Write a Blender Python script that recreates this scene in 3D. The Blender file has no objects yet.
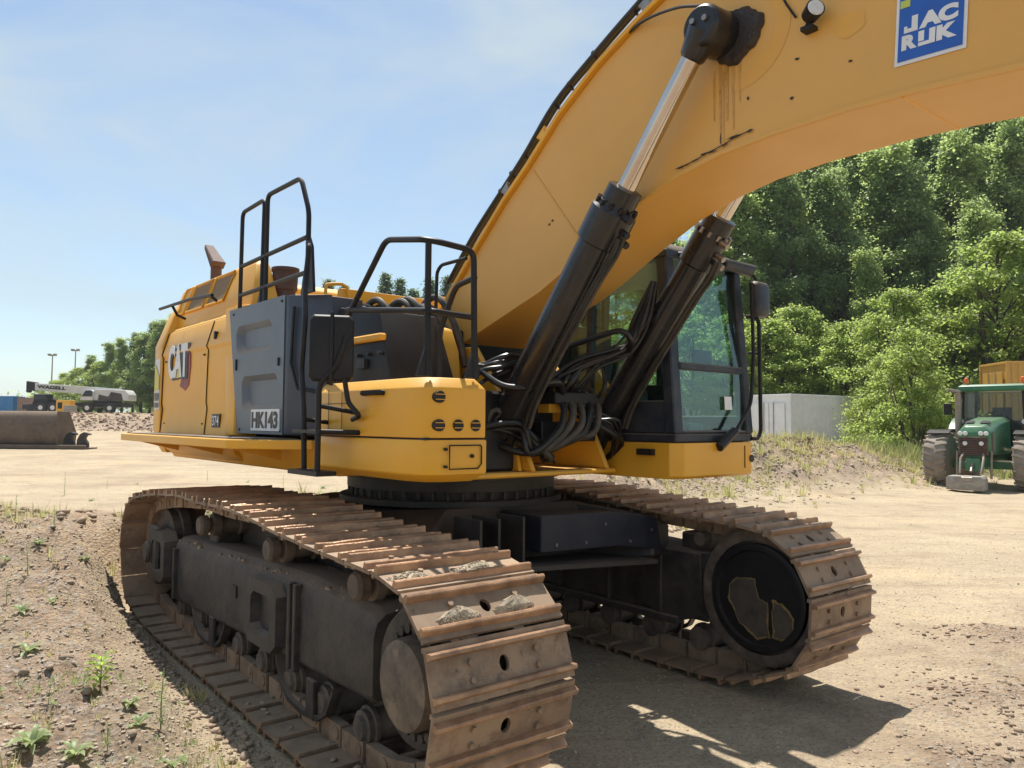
import bpy, bmesh, math, random
import numpy as np
from mathutils import Vector, Matrix, Euler

random.seed(7)
rng = np.random.default_rng(7)
SC = bpy.context.scene
COL = SC.collection
R = math.radians

# ------------------------------------------------------------------ camera
cam_d = bpy.data.cameras.new('camera')
cam = bpy.data.objects.new('camera', cam_d)
COL.objects.link(cam)
SC.camera = cam
cam_d.sensor_width = 36.0
cam_d.lens = 765 / 1024 * 36
cam_d.clip_start = 0.05
cam_d.clip_end = 6000
PITCH = math.atan(40 / 765)
ROLL = R(0.46)
cam.matrix_world = (Matrix.Translation((0, 0, 1.78)) @
                    Matrix.Rotation(R(90) + PITCH, 4, 'X') @ Matrix.Rotation(ROLL, 4, 'Z'))

# ------------------------------------------------------------------ light
SUN_VEC = Vector((-0.115, 0.41, 1.0)).normalized()      # towards the sun
sun_el = math.asin(SUN_VEC.z)
sun_az = math.atan2(SUN_VEC.x, SUN_VEC.y)
sd = bpy.data.lights.new('sun', 'SUN')
sd.energy = 5.0
sd.angle = R(0.53)
sd.color = (1.0, 0.955, 0.88)
sun = bpy.data.objects.new('sun', sd)
COL.objects.link(sun)
sun.rotation_euler = (-SUN_VEC).to_track_quat('-Z', 'Y').to_euler()

W_ = bpy.data.worlds.new('World')
SC.world = W_
W_.use_nodes = True
nt = W_.node_tree
nt.nodes.clear()
out = nt.nodes.new('ShaderNodeOutputWorld')
bg = nt.nodes.new('ShaderNodeBackground')
sky = nt.nodes.new('ShaderNodeTexSky')
sky.sky_type = 'NISHITA'
sky.sun_disc = False
sky.sun_elevation = sun_el
sky.sun_rotation = sun_az
sky.air_density = 1.0
sky.dust_density = 0.5
sky.ozone_density = 1.0
bg.inputs['Strength'].default_value = 0.108
tc = nt.nodes.new('ShaderNodeTexCoord')
mp = nt.nodes.new('ShaderNodeMapping')
mp.inputs['Scale'].default_value = (1.0, 1.6, 3.0)
mp.inputs['Rotation'].default_value = (0.0, 0.35, 0.5)
nz = nt.nodes.new('ShaderNodeTexNoise')
nz.inputs['Scale'].default_value = 2.1
nz.inputs['Detail'].default_value = 7
nz.inputs['Roughness'].default_value = 0.55
nz.inputs['Distortion'].default_value = 0.6
rp = nt.nodes.new('ShaderNodeValToRGB')
rp.color_ramp.elements[0].position = 0.38
rp.color_ramp.elements[0].color = (0.10, 0.10, 0.10, 1)
rp.color_ramp.elements[1].position = 0.70
rp.color_ramp.elements[1].color = (0.85, 0.85, 0.85, 1)
mx = nt.nodes.new('ShaderNodeMix')
mx.data_type = 'RGBA'
mx.inputs[7].default_value = (4.1, 4.75, 5.0, 1)
L = nt.links.new
L(tc.outputs['Generated'], mp.inputs['Vector'])
L(mp.outputs['Vector'], nz.inputs['Vector'])
L(nz.outputs['Fac'], rp.inputs['Fac'])
L(rp.outputs['Color'], mx.inputs[0])
tint = nt.nodes.new('ShaderNodeMix'); tint.data_type = 'RGBA'; tint.blend_type = 'MULTIPLY'; tint.inputs[0].default_value = 1.0
tint.inputs[7].default_value = (0.955, 1.0, 0.97, 1)
L(sky.outputs['Color'], tint.inputs[6])
L(tint.outputs[2], mx.inputs[6])
L(mx.outputs[2], bg.inputs['Color'])
L(bg.outputs['Background'], out.inputs['Surface'])

SC.view_settings.view_transform = 'Standard'
SC.view_settings.look = 'None'
SC.view_settings.exposure = 0.52
SC.view_settings.gamma = 1.0
SC.view_settings.use_curve_mapping = False
SC.render.engine = 'CYCLES'

# ------------------------------------------------------------------ materials
def new_mat(name):
    m = bpy.data.materials.new(name)
    m.use_nodes = True
    t = m.node_tree
    b = t.nodes['Principled BSDF']
    return m, t, b

def pbr(name, c1, c2=None, scale=3.0, rough=0.5, metal=0.0, bump=0.0, bscale=40, lo=0.35, hi=0.65,
        dust=None, dust_amt=0.0, dust_up=0.6, rvar=0.12, coat=0.0, spots=None, spot_t=0.7, spot_s=9.0, caked=None):
    """paint / metal / rubber with two-tone wear, dust lying on upward faces and a fine bump"""
    m, t, b = new_mat(name)
    N, K = t.nodes.new, t.links.new
    co = N('ShaderNodeTexCoord')
    oi = N('ShaderNodeObjectInfo')
    add = N('ShaderNodeVectorMath'); add.operation = 'MULTIPLY_ADD'
    add.inputs[1].default_value = (1, 1, 1)
    K(co.outputs['Object'], add.inputs[0])
    mul = N('ShaderNodeMath'); mul.operation = 'MULTIPLY'; mul.inputs[1].default_value = 37.0
    K(oi.outputs['Random'], mul.inputs[0]); K(mul.outputs[0], add.inputs[2])
    V = add.outputs[0]
    n = N('ShaderNodeTexNoise'); n.inputs['Scale'].default_value = scale
    n.inputs['Detail'].default_value = 6; n.inputs['Roughness'].default_value = 0.65
    K(V, n.inputs['Vector'])
    r = N('ShaderNodeMapRange'); r.inputs[1].default_value = lo; r.inputs[2].default_value = hi
    K(n.outputs['Fac'], r.inputs[0])
    mixc = N('ShaderNodeMix'); mixc.data_type = 'RGBA'
    mixc.inputs[6].default_value = (*c1, 1); mixc.inputs[7].default_value = (*(c2 or c1), 1)
    K(r.outputs[0], mixc.inputs[0])
    colr = mixc.outputs[2]
    if spots:
        n3 = N('ShaderNodeTexNoise'); n3.inputs['Scale'].default_value = spot_s
        n3.inputs['Detail'].default_value = 8; n3.inputs['Roughness'].default_value = 0.7
        K(V, n3.inputs['Vector'])
        r3 = N('ShaderNodeMapRange'); r3.inputs[1].default_value = spot_t; r3.inputs[2].default_value = spot_t + 0.06
        K(n3.outputs['Fac'], r3.inputs[0])
        mx3 = N('ShaderNodeMix'); mx3.data_type = 'RGBA'; mx3.inputs[7].default_value = (*spots, 1)
        K(colr, mx3.inputs[6]); K(r3.outputs[0], mx3.inputs[0]); colr = mx3.outputs[2]
    rough_out = None
    if dust:
        g = N('ShaderNodeNewGeometry'); sp = N('ShaderNodeSeparateXYZ'); K(g.outputs['Normal'], sp.inputs[0])
        ru = N('ShaderNodeMapRange'); ru.inputs[1].default_value = 0.15; ru.inputs[2].default_value = 0.9
        ru.inputs[3].default_value = 0.0; ru.inputs[4].default_value = dust_up
        K(sp.outputs['Z'], ru.inputs[0])
        n2 = N('ShaderNodeTexNoise'); n2.inputs['Scale'].default_value = scale * 2.3
        n2.inputs['Detail'].default_value = 9; n2.inputs['Roughness'].default_value = 0.7
        K(V, n2.inputs['Vector'])
        r2 = N('ShaderNodeMapRange'); r2.inputs[1].default_value = 0.4; r2.inputs[2].default_value = 0.75
        r2.inputs[3].default_value = 0.0; r2.inputs[4].default_value = dust_amt * 2
        K(n2.outputs['Fac'], r2.inputs[0])
        ad = N('ShaderNodeMath'); ad.operation = 'ADD'; ad.use_clamp = True
        K(ru.outputs[0], ad.inputs[0]); K(r2.outputs[0], ad.inputs[1])
        mx2 = N('ShaderNodeMix'); mx2.data_type = 'RGBA'; mx2.inputs[7].default_value = (*dust, 1)
        K(colr, mx2.inputs[6]); K(ad.outputs[0], mx2.inputs[0]); colr = mx2.outputs[2]
        rr = N('ShaderNodeMapRange'); rr.inputs[3].default_value = rough; rr.inputs[4].default_value = 0.9
        K(ad.outputs[0], rr.inputs[0]); rough_out = rr.outputs[0]
    if caked:
        n4 = N('ShaderNodeTexNoise'); n4.inputs['Scale'].default_value = 4.2; n4.inputs['Detail'].default_value = 9; n4.inputs['Roughness'].default_value = 0.72
        K(V, n4.inputs['Vector'])
        r4 = N('ShaderNodeMapRange'); r4.inputs[1].default_value = 0.50; r4.inputs[2].default_value = 0.56; r4.inputs[4].default_value = 0.75
        K(n4.outputs['Fac'], r4.inputs[0])
        mx4 = N('ShaderNodeMix'); mx4.data_type = 'RGBA'; mx4.inputs[7].default_value = (*caked, 1)
        K(colr, mx4.inputs[6]); K(r4.outputs[0], mx4.inputs[0]); colr = mx4.outputs[2]; cak = r4.outputs[0]
    K(colr, b.inputs['Base Color'])
    if rough_out:
        K(rough_out, b.inputs['Roughness'])
    else:
        rr = N('ShaderNodeMapRange'); rr.inputs[3].default_value = max(0.02, rough - rvar); rr.inputs[4].default_value = min(1, rough + rvar)
        K(n.outputs['Fac'], rr.inputs[0]); K(rr.outputs[0], b.inputs['Roughness'])
    b.inputs['Metallic'].default_value = metal
    b.inputs['Coat Weight'].default_value = coat
    if bump > 0:
        nb = N('ShaderNodeTexNoise'); nb.inputs['Scale'].default_value = bscale
        nb.inputs['Detail'].default_value = 5; K(V, nb.inputs['Vector'])
        bp = N('ShaderNodeBump'); bp.inputs['Strength'].default_value = bump; bp.inputs['Distance'].default_value = 0.01
        if caked:
            sm = N('ShaderNodeMath'); sm.operation = 'MULTIPLY_ADD'; sm.inputs[1].default_value = 1.2
            K(cak, sm.inputs[0]); K(nb.outputs['Fac'], sm.inputs[2]); K(sm.outputs[0], bp.inputs['Height'])
        else:
            K(nb.outputs['Fac'], bp.inputs['Height']); K(bp.outputs[0], b.inputs['Normal'])
    return m

DUST = (0.42, 0.33, 0.23)
M = {}
PL_ = 0
M['yellow'] = pbr('yellow_paint', (0.84, 0.42, 0.022), (0.76, 0.37, 0.025), 1.6, 0.36, dust=(0.62, 0.42, 0.20), dust_amt=0.05, dust_up=0.35, bump=0.04, bscale=12)
M['boomyellow'] = pbr('boom_yellow_paint', (0.78, 0.415, 0.085), (0.72, 0.38, 0.07), 0.9, 0.34, dust=(0.60, 0.38, 0.17), dust_amt=0.14, dust_up=0.25,
                      bump=0.10, bscale=3.5, spots=(0.16, 0.08, 0.035), spot_t=0.735, spot_s=16)
M['grey'] = pbr('grey_panel_plastic', (0.095, 0.125, 0.165), (0.125, 0.155, 0.19), 2.0, 0.42, dust=DUST, dust_amt=0.07, dust_up=0.9, bump=0.08, bscale=300)
M['bluegrey'] = pbr('corner_panel_plastic', (0.030, 0.042, 0.068), (0.045, 0.058, 0.085), 2.0, 0.42, dust=DUST, dust_amt=0.03, dust_up=0.6, bump=0.08, bscale=300)
M['navy'] = pbr('dark_blue_grey_paint', (0.018, 0.024, 0.038), (0.03, 0.036, 0.05), 3.0, 0.35, dust=DUST, dust_amt=0.06, dust_up=0.4)
M['black'] = pbr('black_paint', (0.010, 0.010, 0.012), (0.018, 0.017, 0.018), 4.0, 0.42, dust=(0.14, 0.11, 0.09), dust_amt=0.04, dust_up=0.18)
M['cylblack'] = pbr('cylinder_black_paint', (0.010, 0.010, 0.013), (0.018, 0.017, 0.018), 3.0, 0.24, dust=(0.20, 0.15, 0.11), dust_amt=0.035, dust_up=0.12, bump=0.05)
M['hose'] = pbr('hose_rubber', (0.007, 0.007, 0.007), (0.018, 0.017, 0.016), 9.0, 0.36)
M['palehose'] = pbr('dusty_hose_rubber', (0.085, 0.07, 0.052), (0.03, 0.027, 0.023), 7.0, 0.6)
M['rubber'] = pbr('rubber', (0.02, 0.02, 0.02), (0.05, 0.045, 0.04), 6.0, 0.7)
M['frame'] = pbr('dusty_dark_frame', (0.016, 0.015, 0.016), (0.055, 0.043, 0.035), 3.2, 0.6, dust=(0.24, 0.18, 0.13), dust_amt=0.12, dust_up=0.75, bump=0.5, bscale=30, lo=0.4, hi=0.7)
M['carbody'] = pbr('dusty_carbody_steel', (0.02, 0.02, 0.022), (0.06, 0.048, 0.038), 3.0, 0.55, dust=(0.20, 0.15, 0.11), dust_amt=0.10, dust_up=0.5, bump=0.2, bscale=25)
M['shoe'] = pbr('worn_track_steel', (0.150, 0.098, 0.066), (0.30, 0.185, 0.11), 5.0, 0.62, metal=0.15, dust=(0.34, 0.26, 0.18), dust_amt=0.40, dust_up=0.30, bump=0.7, bscale=38,
                spots=(0.05, 0.035, 0.028), spot_t=0.60, spot_s=7, caked=(0.36, 0.25, 0.16))
M['grouser'] = pbr('polished_rust_grouser', (0.24, 0.14, 0.085), (0.50, 0.30, 0.17), 6.0, 0.40, metal=0.35, bump=0.3, bscale=60)
M['roller'] = pbr('dusty_roller_steel', (0.06, 0.047, 0.038), (0.17, 0.125, 0.09), 7.0, 0.7, bump=0.4, bscale=40)
M['cover'] = pbr('final_drive_cover', (0.085, 0.065, 0.05), (0.20, 0.15, 0.105), 7.0, 0.75, bump=0.9, bscale=30, caked=(0.25, 0.185, 0.125))
M['chrome'] = pbr('chrome_rod', (0.62, 0.58, 0.55), (0.55, 0.47, 0.40), 2.0, 0.14, metal=1.0, rvar=0.06)
M['steel'] = pbr('bare_steel', (0.35, 0.33, 0.31), (0.25, 0.21, 0.18), 9.0, 0.4, metal=0.8)
M['rust'] = pbr('rusty_brown', (0.075, 0.04, 0.03), (0.14, 0.08, 0.06), 6.0, 0.75, bump=0.3)
M['mesh'] = pbr('tan_intake_mesh', (0.22, 0.15, 0.08), (0.30, 0.20, 0.11), 60.0, 0.8, bump=0.5, bscale=200)
M['white'] = pbr('white_paint', (0.78, 0.78, 0.76), (0.66, 0.65, 0.62), 3.0, 0.45)
M['letterwhite'] = pbr('white_lettering', (0.82, 0.82, 0.82), (0.74, 0.74, 0.74), 9.0, 0.45)
M['letterblack'] = pbr('black_lettering', (0.012, 0.012, 0.012), (0.02, 0.02, 0.02), 9.0, 0.45)
M['blue'] = pbr('sticker_blue', (0.02, 0.12, 0.50), (0.02, 0.105, 0.45), 9.0, 0.4)
M['lime'] = pbr('sticker_lime', (0.55, 0.62, 0.10), (0.5, 0.58, 0.1), 9.0, 0.4)
M['red'] = pbr('red_paint', (0.30, 0.045, 0.035), (0.22, 0.04, 0.035), 9.0, 0.5)
M['decalyellow'] = pbr('decal_yellow', (0.75, 0.62, 0.12), (0.7, 0.58, 0.1), 5.0, 0.5)
M['grease'] = pbr('black_grease', (0.018, 0.013, 0.010), (0.05, 0.035, 0.025), 20.0, 0.55, bump=0.8, bscale=60)
M['stain'] = pbr('oil_stained_paint', (0.42, 0.22, 0.06), (0.64, 0.34, 0.085), 11.0, 0.3, lo=0.3, hi=0.6)
M['brightpaint'] = pbr('bright_yellow_paint', (0.78, 0.40, 0.05), (0.72, 0.37, 0.08), 4.0, 0.35)
M['wornyellow'] = pbr('chipped_yellow_edge', (0.32, 0.20, 0.05), (0.12, 0.08, 0.04), 20.0, 0.6)
M['green'] = pbr('tractor_green', (0.010, 0.13, 0.055), (0.015, 0.16, 0.07), 2.0, 0.28, dust=DUST, dust_amt=0.05, dust_up=0.22, coat=0.3)
M['tyre'] = pbr('dusty_tyre', (0.22, 0.185, 0.15), (0.32, 0.27, 0.22), 5.0, 0.85, bump=0.3)
M['concrete'] = pbr('weight_grey', (0.36, 0.33, 0.29), (0.22, 0.20, 0.17), 6.0, 0.7)
M['exhaust'] = pbr('dull_exhaust_metal', (0.33, 0.28, 0.23), (0.24, 0.19, 0.15), 6.0, 0.45, metal=0.6)
M['orange'] = pbr('beacon_orange', (0.75, 0.16, 0.02), (0.7, 0.14, 0.02), 6.0, 0.3)
M['cont'] = pbr('container_white', (0.80, 0.81, 0.82), (0.72, 0.73, 0.74), 1.2, 0.5, dust=(0.35, 0.33, 0.27), dust_amt=0.10, dust_up=0.1)
M['contyellow'] = pbr('container_ochre', (0.58, 0.33, 0.07), (0.52, 0.29, 0.06), 1.5, 0.5)
M['contblue'] = pbr('container_blue', (0.04, 0.18, 0.42), (0.05, 0.22, 0.46), 1.5, 0.5)
M['brown'] = pbr('brown_cabin', (0.30, 0.20, 0.15), (0.24, 0.16, 0.12), 2.0, 0.7)
M['guardsteel'] = pbr('dull_dark_casting', (0.05, 0.04, 0.033), (0.10, 0.078, 0.058), 8.0, 0.6, bump=0.4)
M['blade'] = pbr('brown_blade_steel', (0.085, 0.060, 0.045), (0.14, 0.095, 0.066), 2.0, 0.6, dust=(0.30, 0.22, 0.15), dust_amt=0.12, dust_up=0.6, bump=0.3)
M['crane'] = pbr('crane_white', (0.60, 0.60, 0.57), (0.50, 0.49, 0.46), 1.0, 0.5)
M['bark'] = pbr('bark', (0.10, 0.085, 0.065), (0.055, 0.045, 0.035), 4.0, 0.9, bump=0.6, bscale=15)
M['stem'] = pbr('weed_stem', (0.16, 0.13, 0.06), (0.10, 0.12, 0.04), 9.0, 0.8)
M['seat'] = pbr('seat_fabric', (0.05, 0.05, 0.055), (0.09, 0.085, 0.085), 20.0, 0.85)
M['pump'] = pbr('interior_blue', (0.02, 0.10, 0.16), (0.03, 0.13, 0.2), 20.0, 0.5)
M['bluepanel'] = pbr('dark_blue_carbody_cover', (0.006, 0.009, 0.022), (0.012, 0.015, 0.026), 3.0, 0.5, dust=(0.15, 0.12, 0.10), dust_amt=0.08, dust_up=0.3)
M['lens'] = pbr('lamp_lens', (0.75, 0.76, 0.76), (0.6, 0.62, 0.62), 30.0, 0.15)

for m_ in ('black', 'navy'):
    M[m_].node_tree.nodes['Principled BSDF'].inputs['Specular IOR Level'].default_value = 0.28
def glass(name, tint, gloss=1.0, trans=1.0):
    m = bpy.data.materials.new(name); m.use_nodes = True
    t = m.node_tree; t.nodes.clear(); N = t.nodes.new; K = t.links.new
    o = N('ShaderNodeOutputMaterial'); tr = N('ShaderNodeBsdfTransparent'); tr.inputs[0].default_value = (*tint, 1)
    gl = N('ShaderNodeBsdfGlossy'); gl.inputs['Roughness'].default_value = 0.03
    fr = N('ShaderNodeFresnel'); fr.inputs[0].default_value = 1.5
    df = N('ShaderNodeBsdfDiffuse'); df.inputs[0].default_value = (0.35, 0.40, 0.38, 1)
    nn = N('ShaderNodeTexNoise'); nn.inputs['Scale'].default_value = 3.0; nn.inputs['Detail'].default_value = 6
    co = N('ShaderNodeTexCoord'); K(co.outputs['Object'], nn.inputs['Vector'])
    mr = N('ShaderNodeMapRange'); mr.inputs[1].default_value = 0.35; mr.inputs[2].default_value = 0.8
    mr.inputs[3].default_value = 0.01; mr.inputs[4].default_value = 0.08 * trans
    K(nn.outputs['Fac'], mr.inputs[0])
    m1 = N('ShaderNodeMixShader'); K(mr.outputs[0], m1.inputs[0]); K(tr.outputs[0], m1.inputs[1]); K(df.outputs[0], m1.inputs[2])
    ml = N('ShaderNodeMath'); ml.operation = 'MULTIPLY'; ml.inputs[1].default_value = gloss; ml.use_clamp = True
    K(fr.outputs[0], ml.inputs[0])
    m2 = N('ShaderNodeMixShader'); K(ml.outputs[0], m2.inputs[0]); K(m1.outputs[0], m2.inputs[1]); K(gl.outputs[0], m2.inputs[2])
    K(m2.outputs[0], o.inputs[0])
    return m
M['glass'] = glass('cab_glass', (0.80, 0.915, 0.895), 0.28, 0.22)
M['tglass'] = glass('tractor_glass', (0.55, 0.63, 0.66), 0.9, 1.5)
M['mirror'] = pbr('mirror_glass', (0.7, 0.72, 0.73), (0.7, 0.72, 0.73), 3, 0.05, metal=1.0, rvar=0.01)

def leafmat(name, c1, c2, trans=0.35, rough=0.45):
    m = bpy.data.materials.new(name); m.use_nodes = True
    t = m.node_tree; t.nodes.clear(); N = t.nodes.new; K = t.links.new
    o = N('ShaderNodeOutputMaterial')
    g = N('ShaderNodeNewGeometry'); oi = N('ShaderNodeObjectInfo')
    co = N('ShaderNodeTexCoord'); nn = N('ShaderNodeTexNoise'); nn.inputs['Scale'].default_value = 0.5; nn.inputs['Detail'].default_value = 2
    K(co.outputs['Object'], nn.inputs['Vector'])
    ad = N('ShaderNodeMath'); ad.operation = 'ADD'; K(g.outputs['Random Per Island'], ad.inputs[0]); K(oi.outputs['Random'], ad.inputs[1])
    a2 = N('ShaderNodeMath'); a2.operation = 'ADD'; K(ad.outputs[0], a2.inputs[0]); K(nn.outputs['Fac'], a2.inputs[1])
    ml = N('ShaderNodeMath'); ml.operation = 'MULTIPLY'; ml.inputs[1].default_value = 0.36; ml.use_clamp = True; K(a2.outputs[0], ml.inputs[0])
    mx_ = N('ShaderNodeMix'); mx_.data_type = 'RGBA'; mx_.inputs[6].default_value = (*c1, 1); mx_.inputs[7].default_value = (*c2, 1)
    K(ml.outputs[0], mx_.inputs[0])
    b = N('ShaderNodeBsdfPrincipled'); b.inputs['Roughness'].default_value = rough
    b.inputs['Specular IOR Level'].default_value = 0.35
    K(mx_.outputs[2], b.inputs['Base Color'])
    tl = N('ShaderNodeBsdfTranslucent')
    hs = N('ShaderNodeHueSaturation'); hs.inputs['Hue'].default_value = 0.485; hs.inputs['Saturation'].default_value = 1.0; hs.inputs['Value'].default_value = 3.0
    K(mx_.outputs[2], hs.inputs['Color']); K(hs.outputs[0], tl.inputs[0])
    ms = N('ShaderNodeMixShader'); ms.inputs[0].default_value = trans
    K(b.outputs[0], ms.inputs[1]); K(tl.outputs[0], ms.inputs[2]); K(ms.outputs[0], o.inputs[0])
    return m
M['leafA'] = leafmat('leaf_mid_green', (0.12, 0.17, 0.062), (0.225, 0.285, 0.098), 0.58)
M['leafB'] = leafmat('leaf_bright_green', (0.12, 0.17, 0.042), (0.215, 0.275, 0.075), 0.56)
M['leafC'] = leafmat('leaf_dark_green', (0.105, 0.155, 0.060), (0.19, 0.25, 0.095), 0.58)
M['needle'] = leafmat('needle_green', (0.07, 0.11, 0.055), (0.11, 0.16, 0.075), 0.4)
M['weed'] = leafmat('weed_green', (0.16, 0.21, 0.09), (0.26, 0.31, 0.14), 0.3)
M['sap'] = leafmat('sapling_green', (0.16, 0.27, 0.03), (0.26, 0.36, 0.05), 0.4)
M['undergrowth'] = leafmat('undergrowth_green', (0.11, 0.14, 0.045), (0.20, 0.20, 0.075), 0.3)
M['dry'] = leafmat('dry_grass', (0.34, 0.27, 0.13), (0.26, 0.30, 0.11), 0.3)

# ------------------------------------------------------------------ mesh builder
class MB:
    def __init__(s):
        s.b = bmesh.new(); s.mi = 0
    def _f(s, vs):
        try:
            f = s.b.faces.new(vs); f.material_index = s.mi; return f
        except ValueError:
            return None
    def poly(s, pts):
        return s._f([s.b.verts.new(p) for p in pts])
    def prism(s, loop0, loop1):
        """closed solid between two loops of equal length"""
        a = [s.b.verts.new(p) for p in loop0]; c = [s.b.verts.new(p) for p in loop1]
        n = len(a)
        s._f(a[::-1]); s._f(c)
        for i in range(n):
            s._f([a[i], a[(i + 1) % n], c[(i + 1) % n], c[i]])
    def loft(s, loops, cap=True, closed=True):
        rows = [[s.b.verts.new(p) for p in l] for l in loops]
        n = len(rows[0])
        for r0, r1 in zip(rows, rows[1:]):
            for i in range(n if closed else n - 1):
                s._f([r0[i], r0[(i + 1) % n], r1[(i + 1) % n], r1[i]])
        if cap:
            s._f(rows[0][::-1]); s._f(rows[-1])
    def box(s, x0, x1, y0, y1, z0, z1, mat=None):
        l0 = [(x0, y0, z0), (x1, y0, z0), (x1, y1, z0), (x0, y1, z0)]
        l1 = [(x0, y0, z1), (x1, y0, z1), (x1, y1, z1), (x0, y1, z1)]
        if mat:
            l0 = [mat @ Vector(p) for p in l0]; l1 = [mat @ Vector(p) for p in l1]
        s.prism(l0, l1)
    def cyl(s, p0, p1, r0, r1=None, n=20, cap=True):
        s.lathe(p0, p1, [(0, r0), (1, r1 if r1 is not None else r0)], n, cap)
    def lathe(s, p0, p1, prof, n=24, cap=True):
        """profile [(t along axis 0..1, radius)]"""
        p0, p1 = Vector(p0), Vector(p1); ax = (p1 - p0)
        q = ax.to_track_quat('Z', 'Y')
        X, Y = q @ Vector((1, 0, 0)), q @ Vector((0, 1, 0))
        loops = []
        for t, r in prof:
            o = p0 + ax * t
            loops.append([o + (X * math.cos(2 * math.pi * i / n) + Y * math.sin(2 * math.pi * i / n)) * r for i in range(n)])
        s.loft(loops, cap)
    def tube(s, pts, r, n=10, smooth=0):
        pts = [Vector(p) for p in pts]
        if smooth:
            pts = catmull(pts, smooth)
        up = None; loops = []
        for i, p in enumerate(pts):
            d = (pts[min(i + 1, len(pts) - 1)] - pts[max(i - 1, 0)]).normalized()
            if up is None:
                up = Vector((0, 0, 1)) if abs(d.z) < 0.9 else Vector((1, 0, 0))
            X = d.cross(up).normalized(); up = X.cross(d).normalized()
            rr = r[min(len(r) - 1, int(round(i / (len(pts) - 1) * (len(r) - 1))))] if isinstance(r, (list, tuple)) else r
            loops.append([p + (X * math.cos(2 * math.pi * k / n) + up * math.sin(2 * math.pi * k / n)) * rr for k in range(n)])
        s.loft(loops)
    def build(s, name, mats, parent=None, frame=None, bevel=0.0, seg=1, smooth=True, ang=32):
        b = s.b
        if not isinstance(mats, (list, tuple)): mats = [mats]
        bmesh.ops.recalc_face_normals(b, faces=b.faces)
        if bevel > 0:
            b.normal_update()
            ed = [e for e in b.edges if len(e.link_faces) == 2 and e.calc_face_angle(0) > R(28)]
            try:
                bmesh.ops.bevel(b, geom=ed, offset=bevel, segments=seg, affect='EDGES', profile=0.6, clamp_overlap=True)
            except Exception as ex:
                print('bevel', name, ex)
        b.normal_update()
        if smooth:
            for f in b.faces: f.smooth = True
            for e in b.edges:
                if len(e.link_faces) == 2 and e.calc_face_angle(0) > R(ang): e.smooth = False
        me = bpy.data.meshes.new(name); b.to_mesh(me); b.free()
        for m in mats: me.materials.append(m)
        return link(name, me, parent, frame)

WM = {}
def link(name, data, parent=None, frame=None):
    o = bpy.data.objects.new(name, data); COL.objects.link(o)
    frame = frame if frame is not None else (WM[parent.name] if parent else Matrix.Identity(4))
    WM[o.name] = frame.copy()
    if parent:
        o.parent = parent
        o.matrix_basis = WM[parent.name].inverted() @ frame
    else:
        o.matrix_basis = frame
    return o

def catmull(pts, k=6):
    P = [Vector(p) for p in pts]; P = [2 * P[0] - P[1]] + P + [2 * P[-1] - P[-2]]
    o = []
    for i in range(1, len(P) - 2):
        for j in range(k):
            t = j / k
            o.append(0.5 * ((2 * P[i]) + (P[i + 1] - P[i - 1]) * t + (2 * P[i - 1] - 5 * P[i] + 4 * P[i + 1] - P[i + 2]) * t * t
                            + (3 * P[i] - P[i - 1] - 3 * P[i + 1] + P[i + 2]) * t ** 3))
    o.append(P[-2]); return o

def thing(name, label, cat, frame, group=None):
    o = link(name, None, None, frame); o.empty_display_size = 0.3
    o['label'] = label; o['category'] = cat
    if group: o['group'] = group
    return o
def tag(o, label, cat, group=None, kind=None):
    o['label'] = label; o['category'] = cat
    if group: o['group'] = group
    if kind: o['kind'] = kind
    return o
def copy_tree(o, parent=None):
    c = o.copy(); COL.objects.link(c)
    c.parent = parent
    for ch in list(o.children):
        copy_tree(ch, c)
    return c
def TR(x, y, z=0, rz=0, s=1):
    return Matrix.Translation((x, y, z)) @ Matrix.Rotation(rz, 4, 'Z') @ Matrix.Scale(s, 4)

def text_bm(mb, body, w, h, mat, extrude=0.002, bold=0.02, shear=0.0, spacing=1.0):
    """adds lettering fitted into w x h (origin at lower left) to a builder through matrix mat"""
    cu = bpy.data.curves.new('t', 'FONT'); cu.body = body; cu.size = 1; cu.offset = bold; cu.space_character = spacing
    cu.shear = shear
    o = bpy.data.objects.new('t', cu); COL.objects.link(o)
    dg = bpy.context.evaluated_depsgraph_get()
    me = bpy.data.meshes.new_from_object(o.evaluated_get(dg))
    bpy.data.objects.remove(o); bpy.data.curves.remove(cu)
    tb = bmesh.new(); tb.from_mesh(me); bpy.data.meshes.remove(me)
    bmesh.ops.triangulate(tb, faces=tb.faces)
    xs = [v.co.x for v in tb.verts]; ys = [v.co.y for v in tb.verts]
    x0, x1, y0, y1 = min(xs), max(xs), min(ys), max(ys)
    vm = {}
    for top in (0, 1):
        for v in tb.verts:
            p = Vector(((v.co.x - x0) / (x1 - x0) * w, (v.co.y - y0) / (y1 - y0) * h, top * extrude))
            vm[(v.index, top)] = mb.b.verts.new(mat @ p)
    for f in tb.faces:
        mb._f([vm[(v.index, 1)] for v in f.verts])
    for e in tb.edges:
        if len(e.link_faces) == 1:
            a, c = e.verts
            mb._f([vm[(a.index, 0)], vm[(c.index, 0)], vm[(c.index, 1)], vm[(a.index, 1)]])
    tb.free()

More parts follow.
